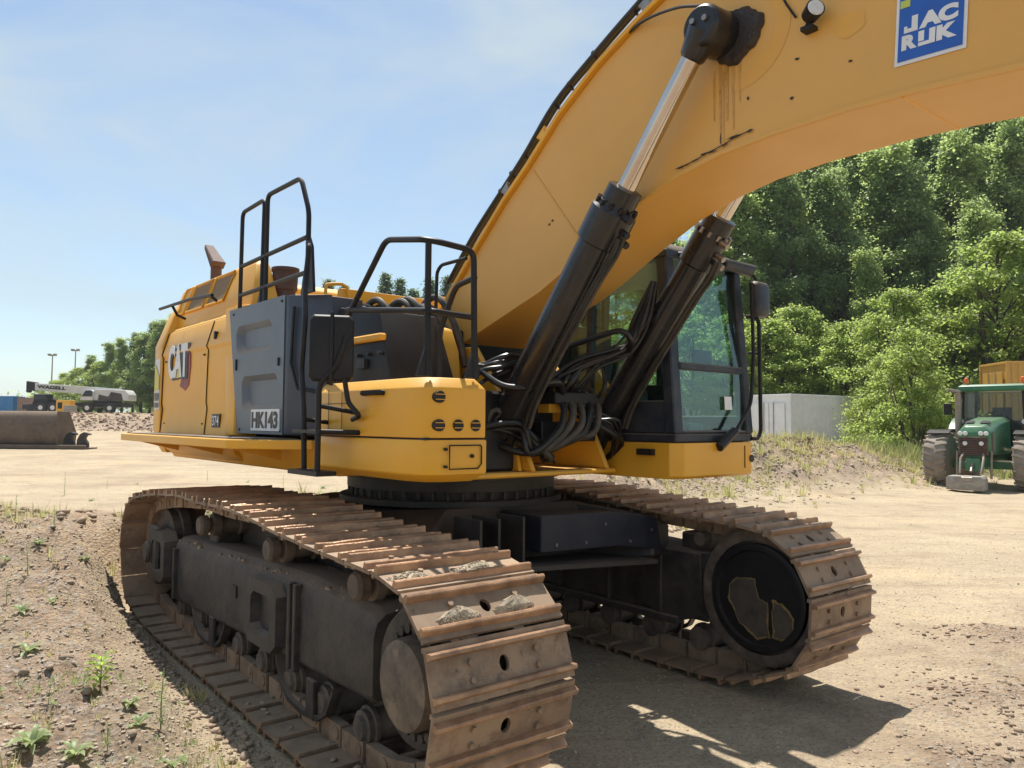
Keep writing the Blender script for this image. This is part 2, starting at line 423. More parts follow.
# ------------------------------------------------------------------ numpy noise
_perm = rng.random((256, 256))
def vnoise(x, y):
    x = np.asarray(x, float); y = np.asarray(y, float)
    xi = np.floor(x).astype(int); yi = np.floor(y).astype(int); fx = x - xi; fy = y - yi
    fx = fx * fx * (3 - 2 * fx); fy = fy * fy * (3 - 2 * fy)
    a = _perm[xi & 255, yi & 255]; b = _perm[(xi + 1) & 255, yi & 255]
    c = _perm[xi & 255, (yi + 1) & 255]; d = _perm[(xi + 1) & 255, (yi + 1) & 255]
    return (a * (1 - fx) + b * fx) * (1 - fy) + (c * (1 - fx) + d * fx) * fy - 0.5
def fbm(x, y, o=4, s=1.0):
    r = 0; a = 1.0
    for i in range(o):
        r = r + a * vnoise(x * s + 17.3 * i, y * s + 9.1 * i); s *= 2.03; a *= 0.5
    return r
def sst(a, b, x):
    t = np.clip((x - a) / (b - a), 0, 1); return t * t * (3 - 2 * t)

# ------------------------------------------------------------------ machine frames
TH = R(40)
C0 = Vector((-0.5, 6.47, 0))
FV = Vector((math.sin(TH), -math.cos(TH), 0)); RV = Vector((-math.cos(TH), -math.sin(TH), 0))
UPM = Matrix(((FV.x, -RV.x, 0, C0.x), (FV.y, -RV.y, 0, C0.y), (0, 0, 1, 0), (0, 0, 0, 1)))
TA = R(38.5)
AV = Vector((-math.sin(TA), math.cos(TA), 0)); BV = Vector((AV.y, -AV.x, 0))
T0 = Vector((-0.284, 3.02, 0))
TKM = Matrix(((BV.x, AV.x, 0, T0.x), (BV.y, AV.y, 0, T0.y), (0, 0, 1, 0), (0, 0, 0, 1)))
def u(F, Rr, z): return Vector((F, -Rr, z))          # upper frame: forward, to the machine's right, up
def k(q, s, z): return Vector((q, s, z))             # track frame: across, backwards, up
def kw(q, s, z=0): return TKM @ Vector((q, s, z))

# ------------------------------------------------------------------ terrain
RIDGE = [(-14, 11.0, 0.30, 2.0), (-9, 10.2, 0.62, 1.9), (-5.6, 9.4, 0.82, 1.6), (-3.4, 10.3, 0.90, 1.5), (-1, 12.5, 0.86, 1.6), (2, 17.5, 0.80, 1.8),
         (5, 22.5, 1.05, 2.4), (7.3, 23.6, 1.42, 2.6), (9.6, 24.6, 1.30, 2.4), (12.2, 26.8, 0.9, 2.0), (15, 29, 0.7, 2.0), (22, 31, 0.5, 2.0)]
CHURN = [(2.55, 4.1), (3.3, 4.6), (3.9, 5.3), (4.1, 6.6), (4.9, 6.2), (3.1, 5.2), (2.5, 4.9), (3.6, 6.0), (5.4, 7.4)]
def height(x, y):
    x = np.asarray(x, float); y = np.asarray(y, float)
    rx = x - T0.x; ry = y - T0.y
    q = rx * BV.x + ry * BV.y; s = rx * AV.x + ry * AV.y
    q = q + 0.16 * fbm(x, y, 3, 1.3)
    side = sst(0.25, -0.35, x / np.maximum(y, 1.0))
    base = side * (0.0175 * np.clip(y - 3, 0, 62))
    base = base + side * 1.35 * sst(61, 68, y)                     # berm in front of the crane
    base = base + (1 - side) * 0.95 * sst(27, 38, y)
    base = base + 0.010 * np.clip(y - 70, 0, 80) * side
    base = base + (1 - sst(-0.1, 0.15, x / np.maximum(y, 1.0)) * 0 ) * 0
    hill = sst(-0.05, 0.25, x / np.maximum(y, 1.0)) * 15.0 * sst(44, 95, y)
    base = base + hill
    # bank on the left of the near track
    near = sst(-0.12, -0.75, q)
    bank = (0.16 + 0.072 * np.clip(y - 2.2, 0, 6.2))
    fall = 1 - sst(8.6, 11.5, y + 0.12 * (x + 4))
    behind = sst(5.75, 6.6, s) * sst(3.5, 0.5, q)
    h = base + np.maximum(near, behind * 0.9) * bank * fall * sst(-12, -8, x)
    # ridge of loose spoil
    best = np.zeros_like(h)
    for (x0, y0, h0, w0), (x1, y1, h1, w1) in zip(RIDGE, RIDGE[1:]):
        dx, dy = x1 - x0, y1 - y0
        t = np.clip(((x - x0) * dx + (y - y0) * dy) / (dx * dx + dy * dy), 0, 1)
        d = np.hypot(x - x0 - dx * t, y - y0 - dy * t); hh = h0 + (h1 - h0) * t; ww = w0 + (w1 - w0) * t
        v = hh * np.exp(-(d / ww) ** 2 * 1.1)
        best = np.maximum(best, v)
    lump = 1 + 0.35 * fbm(x, y, 3, 0.9)
    h = np.maximum(h, best * lump * (1 - 0.25 * side))
    rough = np.clip(np.maximum(np.maximum(near, behind) * fall, sst(0.1, 0.5, best)), 0, 1)
    rough = np.maximum(rough, side * sst(59, 62, y) * (1 - sst(70, 74, y)))
    h = h + rough * (0.14 * fbm(x, y, 4, 1.7) + (0.055 + 0.05 * sst(12, 17, y)) * fbm(x, y, 4, 8.0)) + (1 - rough) * (0.022 * fbm(x, y, 3, 0.8) + 0.010 * fbm(x, y, 2, 7.0))
    # the trench pressed by the tracks and flat floor under the machine
    ch = np.zeros_like(h)
    for cx_, cy_ in CHURN: ch = np.maximum(ch, np.exp(-(((x - cx_) / 0.55) ** 2 + ((y - cy_) / 0.38) ** 2)))
    ch = np.clip(ch * (1.0 + 1.6 * fbm(x, y, 3, 2.5)), 0, 1)
    h = h + ch * (0.03 + 0.05 * fbm(x, y, 4, 6.0)); rough = np.maximum(rough, 0.9 * ch)
    hp_ = 0.42 * np.exp(-(((q + 0.55) / 0.55) ** 2 + ((s - 5.6) / 1.1) ** 2)); h = h + hp_ * (1 + 0.5 * fbm(x, y, 3, 3.0)) * (1 - sst(-0.2, 0.05, q) * sst(5.9, 5.5, s))
    flat = sst(-0.15, 0.0, q) * sst(3.7, 3.4, q) * sst(-0.4, 0.0, s) * sst(6.1, 5.5, s)
    h = h * (1 - flat) + flat * np.minimum(h, 0.0) * 0.3
    # wheel ruts in the yard
    rut = np.exp(-((x - 2.2 - 0.33 * (y - 5)) / 0.22) ** 2) * sst(2, 4, y) * (1 - sst(14, 20, y))
    h = h - 0.03 * rut * (1 - rough)
    wob = 0.35 * fbm(x, y, 2, 0.35)
    for x0_, y0_, sl_, wd_, dp_ in ((0, 8.2, .10, .16, .020), (0, 9.0, .10, .16, .022), (0, 10.6, -.04, .2, .02), (0, 11.6, -.04, .2, .024), (0, 13.2, .16, .22, .026), (0, 14.6, .16, .22, .024), (0, 6.3, .28, .13, .018), (0, 7.1, .28, .13, .018), (0, 17, 0, .3, .03), (0, 19, .02, .3, .03)):
        dd = (y - y0_ - sl_ * x - wob) / wd_
        h = h + dp_ * (np.exp(-((np.abs(dd) - 1.3) / .5) ** 2) * .7 - np.exp(-dd * dd)) * (1 - rough) * sst(1.0, 3.0, x) * (0.6 + fbm(x, y, 2, 5.0))
    return h, rough
def gz(x, y): return float(height(np.array([x]), np.array([y]))[0][0])

def make_ground():
    ang = np.concatenate([np.arange(-180, -58, 4.0), np.arange(-58, 58, 0.22), np.arange(58, 180, 4.0)])
    rr = [0.25]
    while rr[-1] < 2500: rr.append(rr[-1] * (1.0135 if rr[-1] < 120 else 1.06))
    rr = np.array(rr)
    A, Rr = np.meshgrid(np.radians(ang), rr)
    x = Rr * np.sin(A); y = Rr * np.cos(A)
    h, rough = height(x, y)
    far = sst(150, 400, Rr); h = h * (1 - far) + far * 4.0
    nA, nR = len(ang), len(rr)
    vs = np.stack([x, y, h], -1).reshape(-1, 3)
    vs = np.vstack([vs, [[0, 0, gz(0.0, 0.01)]]])
    idx = np.arange(nR * nA).reshape(nR, nA)
    a = idx[:-1]; b = idx[1:]
    q = np.stack([a, b, np.roll(b, -1, 1), np.roll(a, -1, 1)], -1).reshape(-1, 4)
    c = len(vs) - 1
    tri = [(c, int(idx[0, j]), int(idx[0, (j + 1) % nA])) for j in range(nA)]
    me = bpy.data.meshes.new('ground')
    nq = len(q)
    me.vertices.add(len(vs)); me.vertices.foreach_set('co', vs.ravel())
    me.loops.add(nq * 4 + len(tri) * 3)
    me.loops.foreach_set('vertex_index', np.concatenate([q[:, ::-1].ravel(), np.array(tri).ravel()]))
    me.polygons.add(nq + len(tri))
    st = np.concatenate([np.arange(nq) * 4, nq * 4 + np.arange(len(tri)) * 3])
    me.polygons.foreach_set('loop_start', st)
    me.update(); me.validate()
    at = me.attributes.new('rough', 'FLOAT', 'POINT')
    at.data.foreach_set('value', np.append(rough.ravel(), 0.3))
    me.polygons.foreach_set('use_smooth', np.ones(len(me.polygons), bool))
    o = link('ground', me); o['kind'] = 'structure'
    # material
    m, t, bs = new_mat('sand_and_gravel'); N, K = t.nodes.new, t.links.new
    co = N('ShaderNodeTexCoord'); V = co.outputs['Object']
    def noise(sc, det=5, ro=0.6, vec=V):
        n = N('ShaderNodeTexNoise'); n.inputs['Scale'].default_value = sc; n.inputs['Detail'].default_value = det
        n.inputs['Roughness'].default_value = ro; K(vec, n.inputs['Vector']); return n.outputs['Fac']
    def rng_(v, a, b, c=0.0, d=1.0):
        r = N('ShaderNodeMapRange'); r.inputs[1].default_value = a; r.inputs[2].default_value = b
        r.inputs[3].default_value = c; r.inputs[4].default_value = d; K(v, r.inputs[0]); return r.outputs[0]
    def mix(f, a, b):
        x = N('ShaderNodeMix'); x.data_type = 'RGBA'
        for s_, v in ((0, f), (6, a), (7, b)):
            if isinstance(v, tuple): x.inputs[s_].default_value = (*v, 1)
            elif isinstance(v, float): x.inputs[s_].default_value = v
            else: K(v, x.inputs[s_])
        return x.outputs[2]
    ra = N('ShaderNodeAttribute'); ra.attribute_name = 'rough'
    mpg = N('ShaderNodeMapping'); mpg.inputs['Scale'].default_value = (0.25, 1.6, 1); mpg.inputs['Rotation'].default_value = (0, 0, -0.15); K(V, mpg.inputs[0])
    sand = mix(rng_(noise(0.45), 0.35, 0.65), (0.50, 0.405, 0.265), (0.41, 0.325, 0.215))
    sand = mix(rng_(noise(1.3, 8, 0.7, mpg.outputs[0]), 0.5, 0.72), sand, (0.30, 0.215, 0.145))
    sand = mix(rng_(noise(14, 6, 0.7), 0.45, 0.75, 0, 0.55), sand, (0.27, 0.22, 0.17))
    grav = mix(rng_(noise(1.6), 0.35, 0.65), (0.37, 0.26, 0.175), (0.52, 0.385, 0.255))
    grav = mix(rng_(noise(9, 8, 0.75), 0.42, 0.62, 0, 0.8), grav, (0.22, 0.155, 0.11))
    vo = N('ShaderNodeTexVoronoi'); vo.inputs['Scale'].default_value = 34; K(V, vo.inputs['Vector'])
    sp = N('ShaderNodeSeparateColor'); K(vo.outputs['Color'], sp.inputs[0])
    grav = mix(rng_(sp.outputs[0], 0.66, 0.92, 0, 0.8), grav, (0.44, 0.39, 0.33))
    moss = mix(rng_(noise(0.8, 7, 0.7), 0.52, 0.7, 0, 0.35), grav, (0.25, 0.24, 0.11))
    colr = mix(ra.outputs['Fac'], sand, moss)
    colr = mix(rng_(noise(0.7, 8, 0.68), 0.53, 0.66, 0, 0.5), colr, (0.27, 0.195, 0.135))
    colr = mix(rng_(noise(3.1, 8, 0.72), 0.54, 0.66, 0, 0.45), colr, (0.25, 0.19, 0.14))
    colr = mix(rng_(noise(0.33, 5, 0.6), 0.55, 0.68, 0, 0.5), colr, (0.55, 0.40, 0.24))
    vo2 = N('ShaderNodeTexVoronoi'); vo2.inputs['Scale'].default_value = 75; K(V, vo2.inputs['Vector'])
    sp2 = N('ShaderNodeSeparateColor'); K(vo2.outputs['Color'], sp2.inputs[0])
    colr = mix(rng_(sp2.outputs[1], 0.72, 0.95, 0, 0.6), colr, (0.22, 0.18, 0.15))
    K(colr, bs.inputs['Base Color']); bs.inputs['Roughness'].default_value = 0.95; bs.inputs['Specular IOR Level'].default_value = 0.2
    hsum = N('ShaderNodeMath'); hsum.operation = 'MULTIPLY_ADD'; hsum.inputs[1].default_value = 0.5
    K(vo.outputs['Distance'], hsum.inputs[0]); K(noise(22, 8, 0.75), hsum.inputs[2])
    st_ = rng_(ra.outputs['Fac'], 0, 1, 0.65, 1.0)
    bp = N('ShaderNodeBump'); bp.inputs['Distance'].default_value = 0.035; K(st_, bp.inputs['Strength']); K(hsum.outputs[0], bp.inputs['Height'])
    K(bp.outputs[0], bs.inputs['Normal'])
    me.materials.append(m)
make_ground()

# ================================================================== EXCAVATOR
EX = thing('excavator', 'large yellow tracked excavator filling the picture, boom raised over the camera', 'excavator', UPM)
Y, BK = M['yellow'], M['black']

# ---- upper body ---------------------------------------------------
mb = MB()
prof = [(1.36, 1.44), (1.44, 1.50), (1.50, 1.60), (1.50, 1.665), (1.480, 1.90), (1.490, 1.955), (1.482, 2.42), (1.500, 2.45), (1.435, 2.68), (1.37, 2.74)]
Ls = lambda F, ins=0: [u(F, r - ins, z) for r, z in prof] + [u(F, -(r - ins), z) for r, z in prof[::-1]]
mb.loft([Ls(-3.0), Ls(-1.05)])
body = mb.build('engine_housing', Y, EX, bevel=0.008)
# seams on the side doors
mb = MB()
for F in (-3.005, -1.66):
    pts = [u(F, r + 0.004, z) for r, z in prof[3:9]]
    mb.tube(pts, 0.005, 6)
mb.tube([u(-3.0, 1.418, 2.69), u(-1.4, 1.418, 2.69)], 0.006, 6)
mb.build('door_seam', BK, body)
mb = MB(); mb.box(-1.93, -1.80, -1.482, -1.46, 2.16, 2.34); mb.build('door_latch', BK, body, bevel=0.008)
mb = MB(); mb.box(-1.50, -1.46, -1.50, -1.47, 2.50, 2.57); mb.build('door_catch', BK, body, bevel=0.004)
for F_, z_ in ((-2.9, 1.76), (-2.9, 2.38), (-1.75, 1.76), (-1.75, 2.38)):
    mb = MB(); mb.cyl(u(F_, 1.47, z_), u(F_, 1.499, z_), 0.009, n=8); mb.build('door_bolt', BK, body)
# raised front pillar of the housing and deck behind grey panel
mb = MB()
mb.prism([u(-1.40, 1.35, 2.77), u(-1.02, 1.35, 2.77), u(-0.84, 1.35, 1.66), u(-1.10, 1.35, 1.66)],
         [u(-1.36, 1.45, 2.75), u(-1.06, 1.45, 2.75), u(-0.87, 1.535, 1.67), u(-1.06, 1.535, 1.67)])
mb.build('pillar_panel', Y, body, bevel=0.015, seg=2)
# upper frame deck
mb = MB()
mb.prism([u(-3.0, 1.36, 1.42), u(0.6, 1.36, 1.42), u(0.6, -1.45, 1.42), u(-3.0, -1.45, 1.42)],
         [u(-3.0, 1.47, 1.655), u(0.6, 1.47, 1.655), u(0.6, -1.5, 1.655), u(-3.0, -1.5, 1.655)])
mb.build('swing_frame', Y, EX, bevel=0.01)
mb = MB()
mb.box(0.602, 1.40, -1.0, 0.50, 1.425, 1.46)
mb.prism([u(0.605, 0.34, 1.463), u(1.45, 0.34, 1.463), u(1.3, 0.34, 1.75), u(0.8, 0.34, 2.35), u(0.605, 0.34, 2.35)],
         [u(0.605, 0.38, 1.463), u(1.45, 0.38, 1.463), u(1.3, 0.38, 1.75), u(0.8, 0.38, 2.35), u(0.605, 0.38, 2.35)])
mb.prism([u(0.605, -0.34, 1.463), u(1.45, -0.34, 1.463), u(1.3, -0.34, 1.75), u(0.8, -0.34, 2.35), u(0.605, -0.34, 2.35)],
         [u(0.605, -0.38, 1.463), u(1.45, -0.38, 1.463), u(1.3, -0.38, 1.75), u(0.8, -0.38, 2.35), u(0.605, -0.38, 2.35)])
mb.build('boom_foot_bracket', Y, EX, bevel=0.01)
# counterweight
mb = MB()
pl = [(-3.015, 1.505), (-3.26, 1.50), (-3.42, 1.42), (-3.56, 1.15), (-3.62, 0.0)]
pl = pl + [(f, -r) for f, r in pl[-2::-1]]
def cw(z, sc, sh): return [u(-3.015 + (f + 3.015) * sc, r * sh, z) for f, r in pl]
mb.loft([cw(1.46, 0.72, 0.95), cw(1.58, 0.93, 0.985), cw(1.72, 1, 1), cw(2.45, 1, 1), cw(2.55, 1.02, 1.0), cw(2.86, 0.86, 0.93), cw(3.0, 0.72, 0.88)])
cwt = mb.build('counterweight', Y, EX, bevel=0.012, seg=2)
mb = MB()
Pd = lambda t, z, e=0.004: u(-3.03 - 0.22 * t, 1.5045 - 0.005 * t + e, z)
mb.poly([Pd(0.05, 1.9), Pd(0.9, 1.9), Pd(0.9, 2.42), Pd(0.05, 2.42)]); mb.build('white_decal', M['white'], cwt)
mb = MB()
mb.poly([Pd(0.1, 2.1, .01), Pd(0.85, 2.1, .01), Pd(0.85, 2.38, .01), Pd(0.1, 2.24, .01)]); mb.build('yellow_decal', M['decalyellow'], cwt)
mb = MB()
mb.poly([Pd(0.15, 1.99, .01), Pd(0.8, 1.99, .01), Pd(0.8, 2.07, .01), Pd(0.15, 2.07, .01)])
mb.poly([Pd(0.15, 1.92, .01), Pd(0.8, 1.92, .01), Pd(0.8, 1.97, .01), Pd(0.15, 1.97, .01)]); mb.build('grey_decal', M['navy'], cwt)
# engine hood
mb = MB()
hs = lambda F0, F1, r, z: [u(F0, r, z), u(F1, r, z), u(F1, -r, z), u(F0, -r, z)]
hn = lambda F0, F1, r, ri, z: [u(F0, r, z), u(F1, r, z), u(F1, ri, z), u(F0, ri, z)]
mb.loft([hn(-3.36, -1.02, 1.36, 1.12, 2.735), hn(-3.33, -1.02, 1.345, 1.12, 2.86), hn(-3.14, -1.16, 1.27, 1.14, 3.16), hn(-3.02, -1.26, 1.22, 1.16, 3.20)])
mb.loft([hs(-3.36, -2.1, 1.10, 2.735), hs(-3.33, -2.1, 1.10, 2.86), hs(-3.14, -2.15, 1.12, 3.16), hs(-3.02, -2.25, 1.08, 3.22)])
hood = mb.build('engine_hood', Y, EX, bevel=0.03, seg=2)
def hoodp(F, t, e=0.0):     # point on the hood's slanting right side, t 0..1
    return u(F, 1.345 + (1.27 - 1.345) * t + e, 2.86 + 0.30 * t + e * 0.2)
for a, b_ in ((-3.08, -2.86), (-2.78, -2.28), (-2.20, -1.72)):
    mb = MB(); sh = 0.12
    mb.prism([hoodp(a, 0.12, -0.01), hoodp(b_, 0.12, -0.01), hoodp(b_ + sh, 0.9, -0.01), hoodp(a + sh, 0.9, -0.01)],
             [hoodp(a, 0.12, 0.008), hoodp(b_, 0.12, 0.008), hoodp(b_ + sh, 0.9, 0.008), hoodp(a + sh, 0.9, 0.008)])
    mb.build('intake_grille', M['mesh'] if a > -3 else Y, hood)
    mb = MB()
    c_ = [hoodp(a, 0.08, .012), hoodp(b_, 0.08, .012), hoodp(b_ + sh, 0.94, .012), hoodp(a + sh, 0.94, .012)]
    mb.tube(c_ + [c_[0]], 0.012, 6); mb.build('grille_frame', Y, hood)
# grab bar along the housing
mb = MB()
mb.tube([u(-2.96, 1.55, 2.92), u(-2.0, 1.55, 2.905), u(-1.41, 1.55, 2.87)], 0.016, 8); mb.tube([u(-2.55, 1.42, 2.79), u(-2.55, 1.50, 2.82), u(-2.55, 1.55, 2.91)], 0.014, 8); mb.tube([u(-1.46, 1.49, 2.83), u(-1.46, 1.55, 2.875)], 0.014, 8)
mb.build('grab_bar', BK, EX)
# exhaust outlet with a hinged flap
mb = MB()
E0 = u(-2.78, 1.06, 3.17)
mb.cyl(E0, E0 + Vector((0, 0, 0.22)), 0.055, 0.055, 16)
mb.prism([E0 + Vector((0.02, -0.07, 0.2)), E0 + Vector((0.10, -0.07, 0.26)), E0 + Vector((-0.24, -0.05, 0.50)), E0 + Vector((-0.24, -0.05, 0.44))],
         [E0 + Vector((0.02, 0.07, 0.2)), E0 + Vector((0.10, 0.07, 0.26)), E0 + Vector((-0.24, 0.05, 0.50)), E0 + Vector((-0.24, 0.05, 0.44))])
mb.build('exhaust_outlet', M['rust'], hood, bevel=0.01)
mb = MB()
mb.lathe(u(-1.12, 1.02, 2.75), u(-1.12, 1.02, 3.13), [(0, 0.08), (0.45, 0.09), (0.5, 0.105), (0.9, 0.11), (0.92, 0.12), (1.0, 0.12)], 20)
mb.build('intake_cap', M['rust'], EX)

# ---- engine bay deck between the rails -------------------------------
mb = MB()
mb.box(-1.04, 0.55, -1.34, 1.46, 1.66, 2.50)
mb.build('engine_deck', M['black'], EX, bevel=0.02)
mb = MB()
for (F, r_, z, a, b_, h) in ((-0.75, 1.2, 2.5, .18, .1, .2), (-0.35, 1.15, 2.5, .12, .14, .16), (-0.75, .85, 2.5, .2, .14, .26), (-.2, .9, 2.5, .16, .15, .2), (-.5, .5, 2.5, .15, .2, .3)):
    mb.box(F - a, F + a, -r_ - b_, -r_ + b_, z, z + h)
mb.cyl(u(-0.9, 1.05, 2.62), u(0.0, 1.05, 2.62), 0.08, n=16)
mb.cyl(u(-0.2, 0.7, 2.6), u(-0.2, 0.1, 2.6), 0.11, n=16)
mb.build('engine_block', M['rust'], EX, bevel=0.015)
mb = MB()
mb.box(-0.34, -0.26, -0.92, 1.3, 2.66, 2.86); mb.box(-1.6, -0.35, 0.1, 1.35, 2.60, 2.92)
mb.build('deck_beam', Y, EX, bevel=0.02, seg=2)
mb = MB()
mb.tube([u(-0.25, 1.06, 2.66), u(-0.25, 1.06, 2.84), u(-0.25, 1.03, 2.87), u(-0.25, 0.88, 2.87), u(-0.25, 0.85, 2.66)], 0.014, 8, smooth=3)
mb.build('deck_handle', Y, EX)

# ---- grey side panel with two recesses --------------------------------
def recessed(F0, F1, z0, z1, Rr, cells, name, mat, parent, lean=0.12):
    """flat panel standing at Rr; cells = [(Fa,Fb,za,zb,depth)] pressed in with sloping borders"""
    mb = MB(); b = mb.b
    fx = sorted({F0, F1} | {c[0] for c in cells} | {c[1] for c in cells})
    zx = sorted({z0, z1} | {c[2] for c in cells} | {c[3] for c in cells})
    cache = {}
    def tilt(F, z): return F
    def v(F, z, r):
        key = (round(F, 4), round(z, 4), round(r, 4))
        if key not in cache: cache[key] = b.verts.new(u(F - lean * max(0.0, (F1 - F) / (F1 - F0)) * (z - z0) / (z1 - z0) * (1 if F <= F0 + 1e-6 else 0.45), r, z))
        return cache[key]
    for i in range(len(fx) - 1):
        for j in range(len(zx) - 1):
            fa, fb, za, zb = fx[i], fx[i + 1], zx[j], zx[j + 1]
            hit = [c for c in cells if c[0] <= fa and fb <= c[1] and c[2] <= za and zb <= c[3]]
            if not hit:
                mb._f([v(fa, za, Rr), v(fb, za, Rr), v(fb, zb, Rr), v(fa, zb, Rr)])
    for fa, fb, za, zb, d in cells:
        e = d * 0.9; c = 0.05
        def ring(m_, r):
            return [(fa + c + m_, za + m_, r), (fb - c - m_, za + m_, r), (fb - m_, za + c + m_, r), (fb - m_, zb - c - m_, r), (fb - c - m_, zb - m_, r), (fa + c + m_, zb - m_, r), (fa + m_, zb - c - m_, r), (fa + m_, za + c + m_, r)]
        o1 = [v(*p) for p in ring(0, Rr)]; o2 = [v(*p) for p in ring(e, Rr - d)]
        for i in range(8): mb._f([o1[i], o1[(i + 1) % 8], o2[(i + 1) % 8], o2[i]])
        mb._f(o2)
        # corner fill triangles
        for cr, (i, j) in (((fa, za), (7, 0)), ((fb, za), (1, 2)), ((fb, zb), (3, 4)), ((fa, zb), (5, 6))):
            mb._f([v(cr[0], cr[1], Rr), o1[i], o1[j]])
    # thickness
    for (pa, pb) in (((F0, z0), (F1, z0)), ((F1, z0), (F1, z1)), ((F1, z1), (F0, z1)), ((F0, z1), (F0, z0))):
        mb._f([v(pa[0], pa[1], Rr), v(pb[0], pb[1], Rr), v(pb[0], pb[1], Rr - 0.12), v(pa[0], pa[1], Rr - 0.12)])
    return mb.build(name, mat, parent)
gp = recessed(-0.855, 0.02, 1.69, 2.70, 1.51, [(-0.74, -0.07, 1.87, 2.14, 0.045), (-0.84, -0.18, 2.32, 2.55, 0.045)], 'grey_side_panel', M['grey'], EX, lean=0.235)
for F_, z_, h_ in ((-0.90, 2.24, .045), (-0.06, 2.22, .03)):
    mb = MB(); mb.box(F_ - .012, F_ + .012, -1.522, -1.505, z_ - h_, z_ + h_); mb.build('panel_latch', BK, gp, bevel=0.003)
for F_, z_ in ((-0.80, 1.72), (-0.02, 1.72), (-0.99, 2.66), (-0.03, 2.66)):
    mb = MB(); mb.cyl(u(F_, 1.505, z_), u(F_, 1.517, z_), 0.011, n=10); mb.build('panel_bolt', BK, gp)
mb = MB()
mb.prism([u(0.045, 1.38, 1.69), u(0.50, 1.34, 1.69), u(0.50, 1.10, 1.69), u(0.045, 1.1, 1.69)],
         [u(0.045, 1.38, 2.69), u(0.42, 1.34, 2.66), u(0.42, 1.10, 2.66), u(0.045, 1.1, 2.69)])
mb.prism([u(0.045, 1.385, 1.69), u(0.045, 1.51, 1.69), u(0.10, 1.50, 1.69), u(0.52, 1.345, 1.69)],
         [u(0.045, 1.385, 2.695), u(0.045, 1.51, 2.695), u(0.09, 1.50, 2.69), u(0.44, 1.345, 2.67)])
mb.build('front_corner_panel', M['bluegrey'], gp, bevel=0.012, seg=2)
mb = MB()
mb.tube([u(0.15, 1.495, 2.6), u(0.13, 1.502, 2.2), u(0.2, 1.48, 2.02), u(0.42, 1.40, 1.98)], 0.012, 6); mb.build('panel_groove', BK, gp)
mb = MB(); mb.box(-0.535, -0.01, -1.522, -1.512, 1.715, 1.875); pla = mb.build('number_plate', M['letterwhite'], EX)
mb = MB()
DEC = lambda F, Rr, z, rot=0: Matrix(((1, 0, 0, F), (0, 0, -1, -Rr), (0, 1, 0, z), (0, 0, 0, 1))) @ Matrix.Rotation(rot, 4, 'Z')
text_bm(mb, 'HK143', 0.485, 0.125, DEC(-0.516, 1.523, 1.733), 0.003, 0.035); mb.build('plate_lettering', M['letterblack'], pla, smooth=False)
# three figures low on the housing
mb = MB(); mb.box(-1.48, -1.29, -1.500, -1.49, 1.73, 1.845); sp_ = mb.build('number_decal', M['letterblack'], body)
mb = MB(); text_bm(mb, '374', 0.16, 0.085, DEC(-1.465, 1.501, 1.745), 0.002, 0.01); mb.build('decal_lettering', M['letterwhite'], sp_, smooth=False)
# maker's emblem on the door
mb = MB()
mb.prism([u(-2.44, 1.482, 2.12), u(-2.26, 1.482, 2.07), u(-2.16, 1.482, 2.12), u(-2.13, 1.482, 2.30), u(-2.15, 1.482, 2.50)],
         [u(-2.44, 1.491, 2.12), u(-2.26, 1.491, 2.07), u(-2.16, 1.491, 2.12), u(-2.13, 1.491, 2.30), u(-2.15, 1.491, 2.50)])
bk = mb.build('emblem_backing', M['red'], body)
mb = MB()
mb.box(-2.56, -2.20, -1.495, -1.492, 2.19, 2.50); text_bm(mb, 'CAT', 0.62, 0.345, DEC(-2.765, 1.492, 2.18), 0.004, 0.07); mb.build('emblem_shadow', M['letterblack'], body, smooth=False)
mb = MB()
text_bm(mb, 'CAT', 0.595, 0.33, DEC(-2.795, 1.4975, 2.20), 0.003, 0.045); mb.build('emblem_lettering', M['letterwhite'], body, smooth=False)
mb = MB(); mb.prism([u(-2.52, 1.500, 2.20), u(-2.42, 1.500, 2.20), u(-2.47, 1.500, 2.30)], [u(-2.52, 1.502, 2.20), u(-2.42, 1.502, 2.20), u(-2.47, 1.502, 2.30)])
mb.build('emblem_triangle', M['decalyellow'], body)

# ---- catwalk -----------------------------------------------------------
mb = MB()
mb.prism([u(-2.92, 1.44, 1.595), u(-2.92, 1.80, 1.595), u(-2.85, 1.90, 1.595), u(0.0, 1.90, 1.595), u(0.50, 1.50, 1.595), u(0.5, 1.38, 1.595)],
         [u(-2.92, 1.515, 1.66), u(-2.92, 1.80, 1.66), u(-2.85, 1.90, 1.66), u(0.0, 1.90, 1.66), u(0.50, 1.515, 1.66), u(0.5, 1.50, 1.66)])
cwk = mb.build('catwalk', Y, EX, bevel=0.006)
mb = MB(); mb.prism([u(-2.84, 1.54, 1.663), u(-2.84, 1.85, 1.663), u(-0.02, 1.85, 1.663), u(0.34, 1.54, 1.663)],
                    [u(-2.84, 1.54, 1.668), u(-2.84, 1.85, 1.668), u(-0.02, 1.85, 1.668), u(0.34, 1.54, 1.668)])
mb.build('tread_plate', M['frame'], cwk)
for F in (-2.5, -1.3, -0.1):
    mb = MB()
    mb.prism([u(F, 1.47, 1.50), u(F, 1.47, 1.594), u(F, 1.84, 1.594)], [u(F + 0.03, 1.47, 1.50), u(F + 0.03, 1.47, 1.594), u(F + 0.03, 1.84, 1.594)])
    mb.build('catwalk_bracket', Y, cwk)

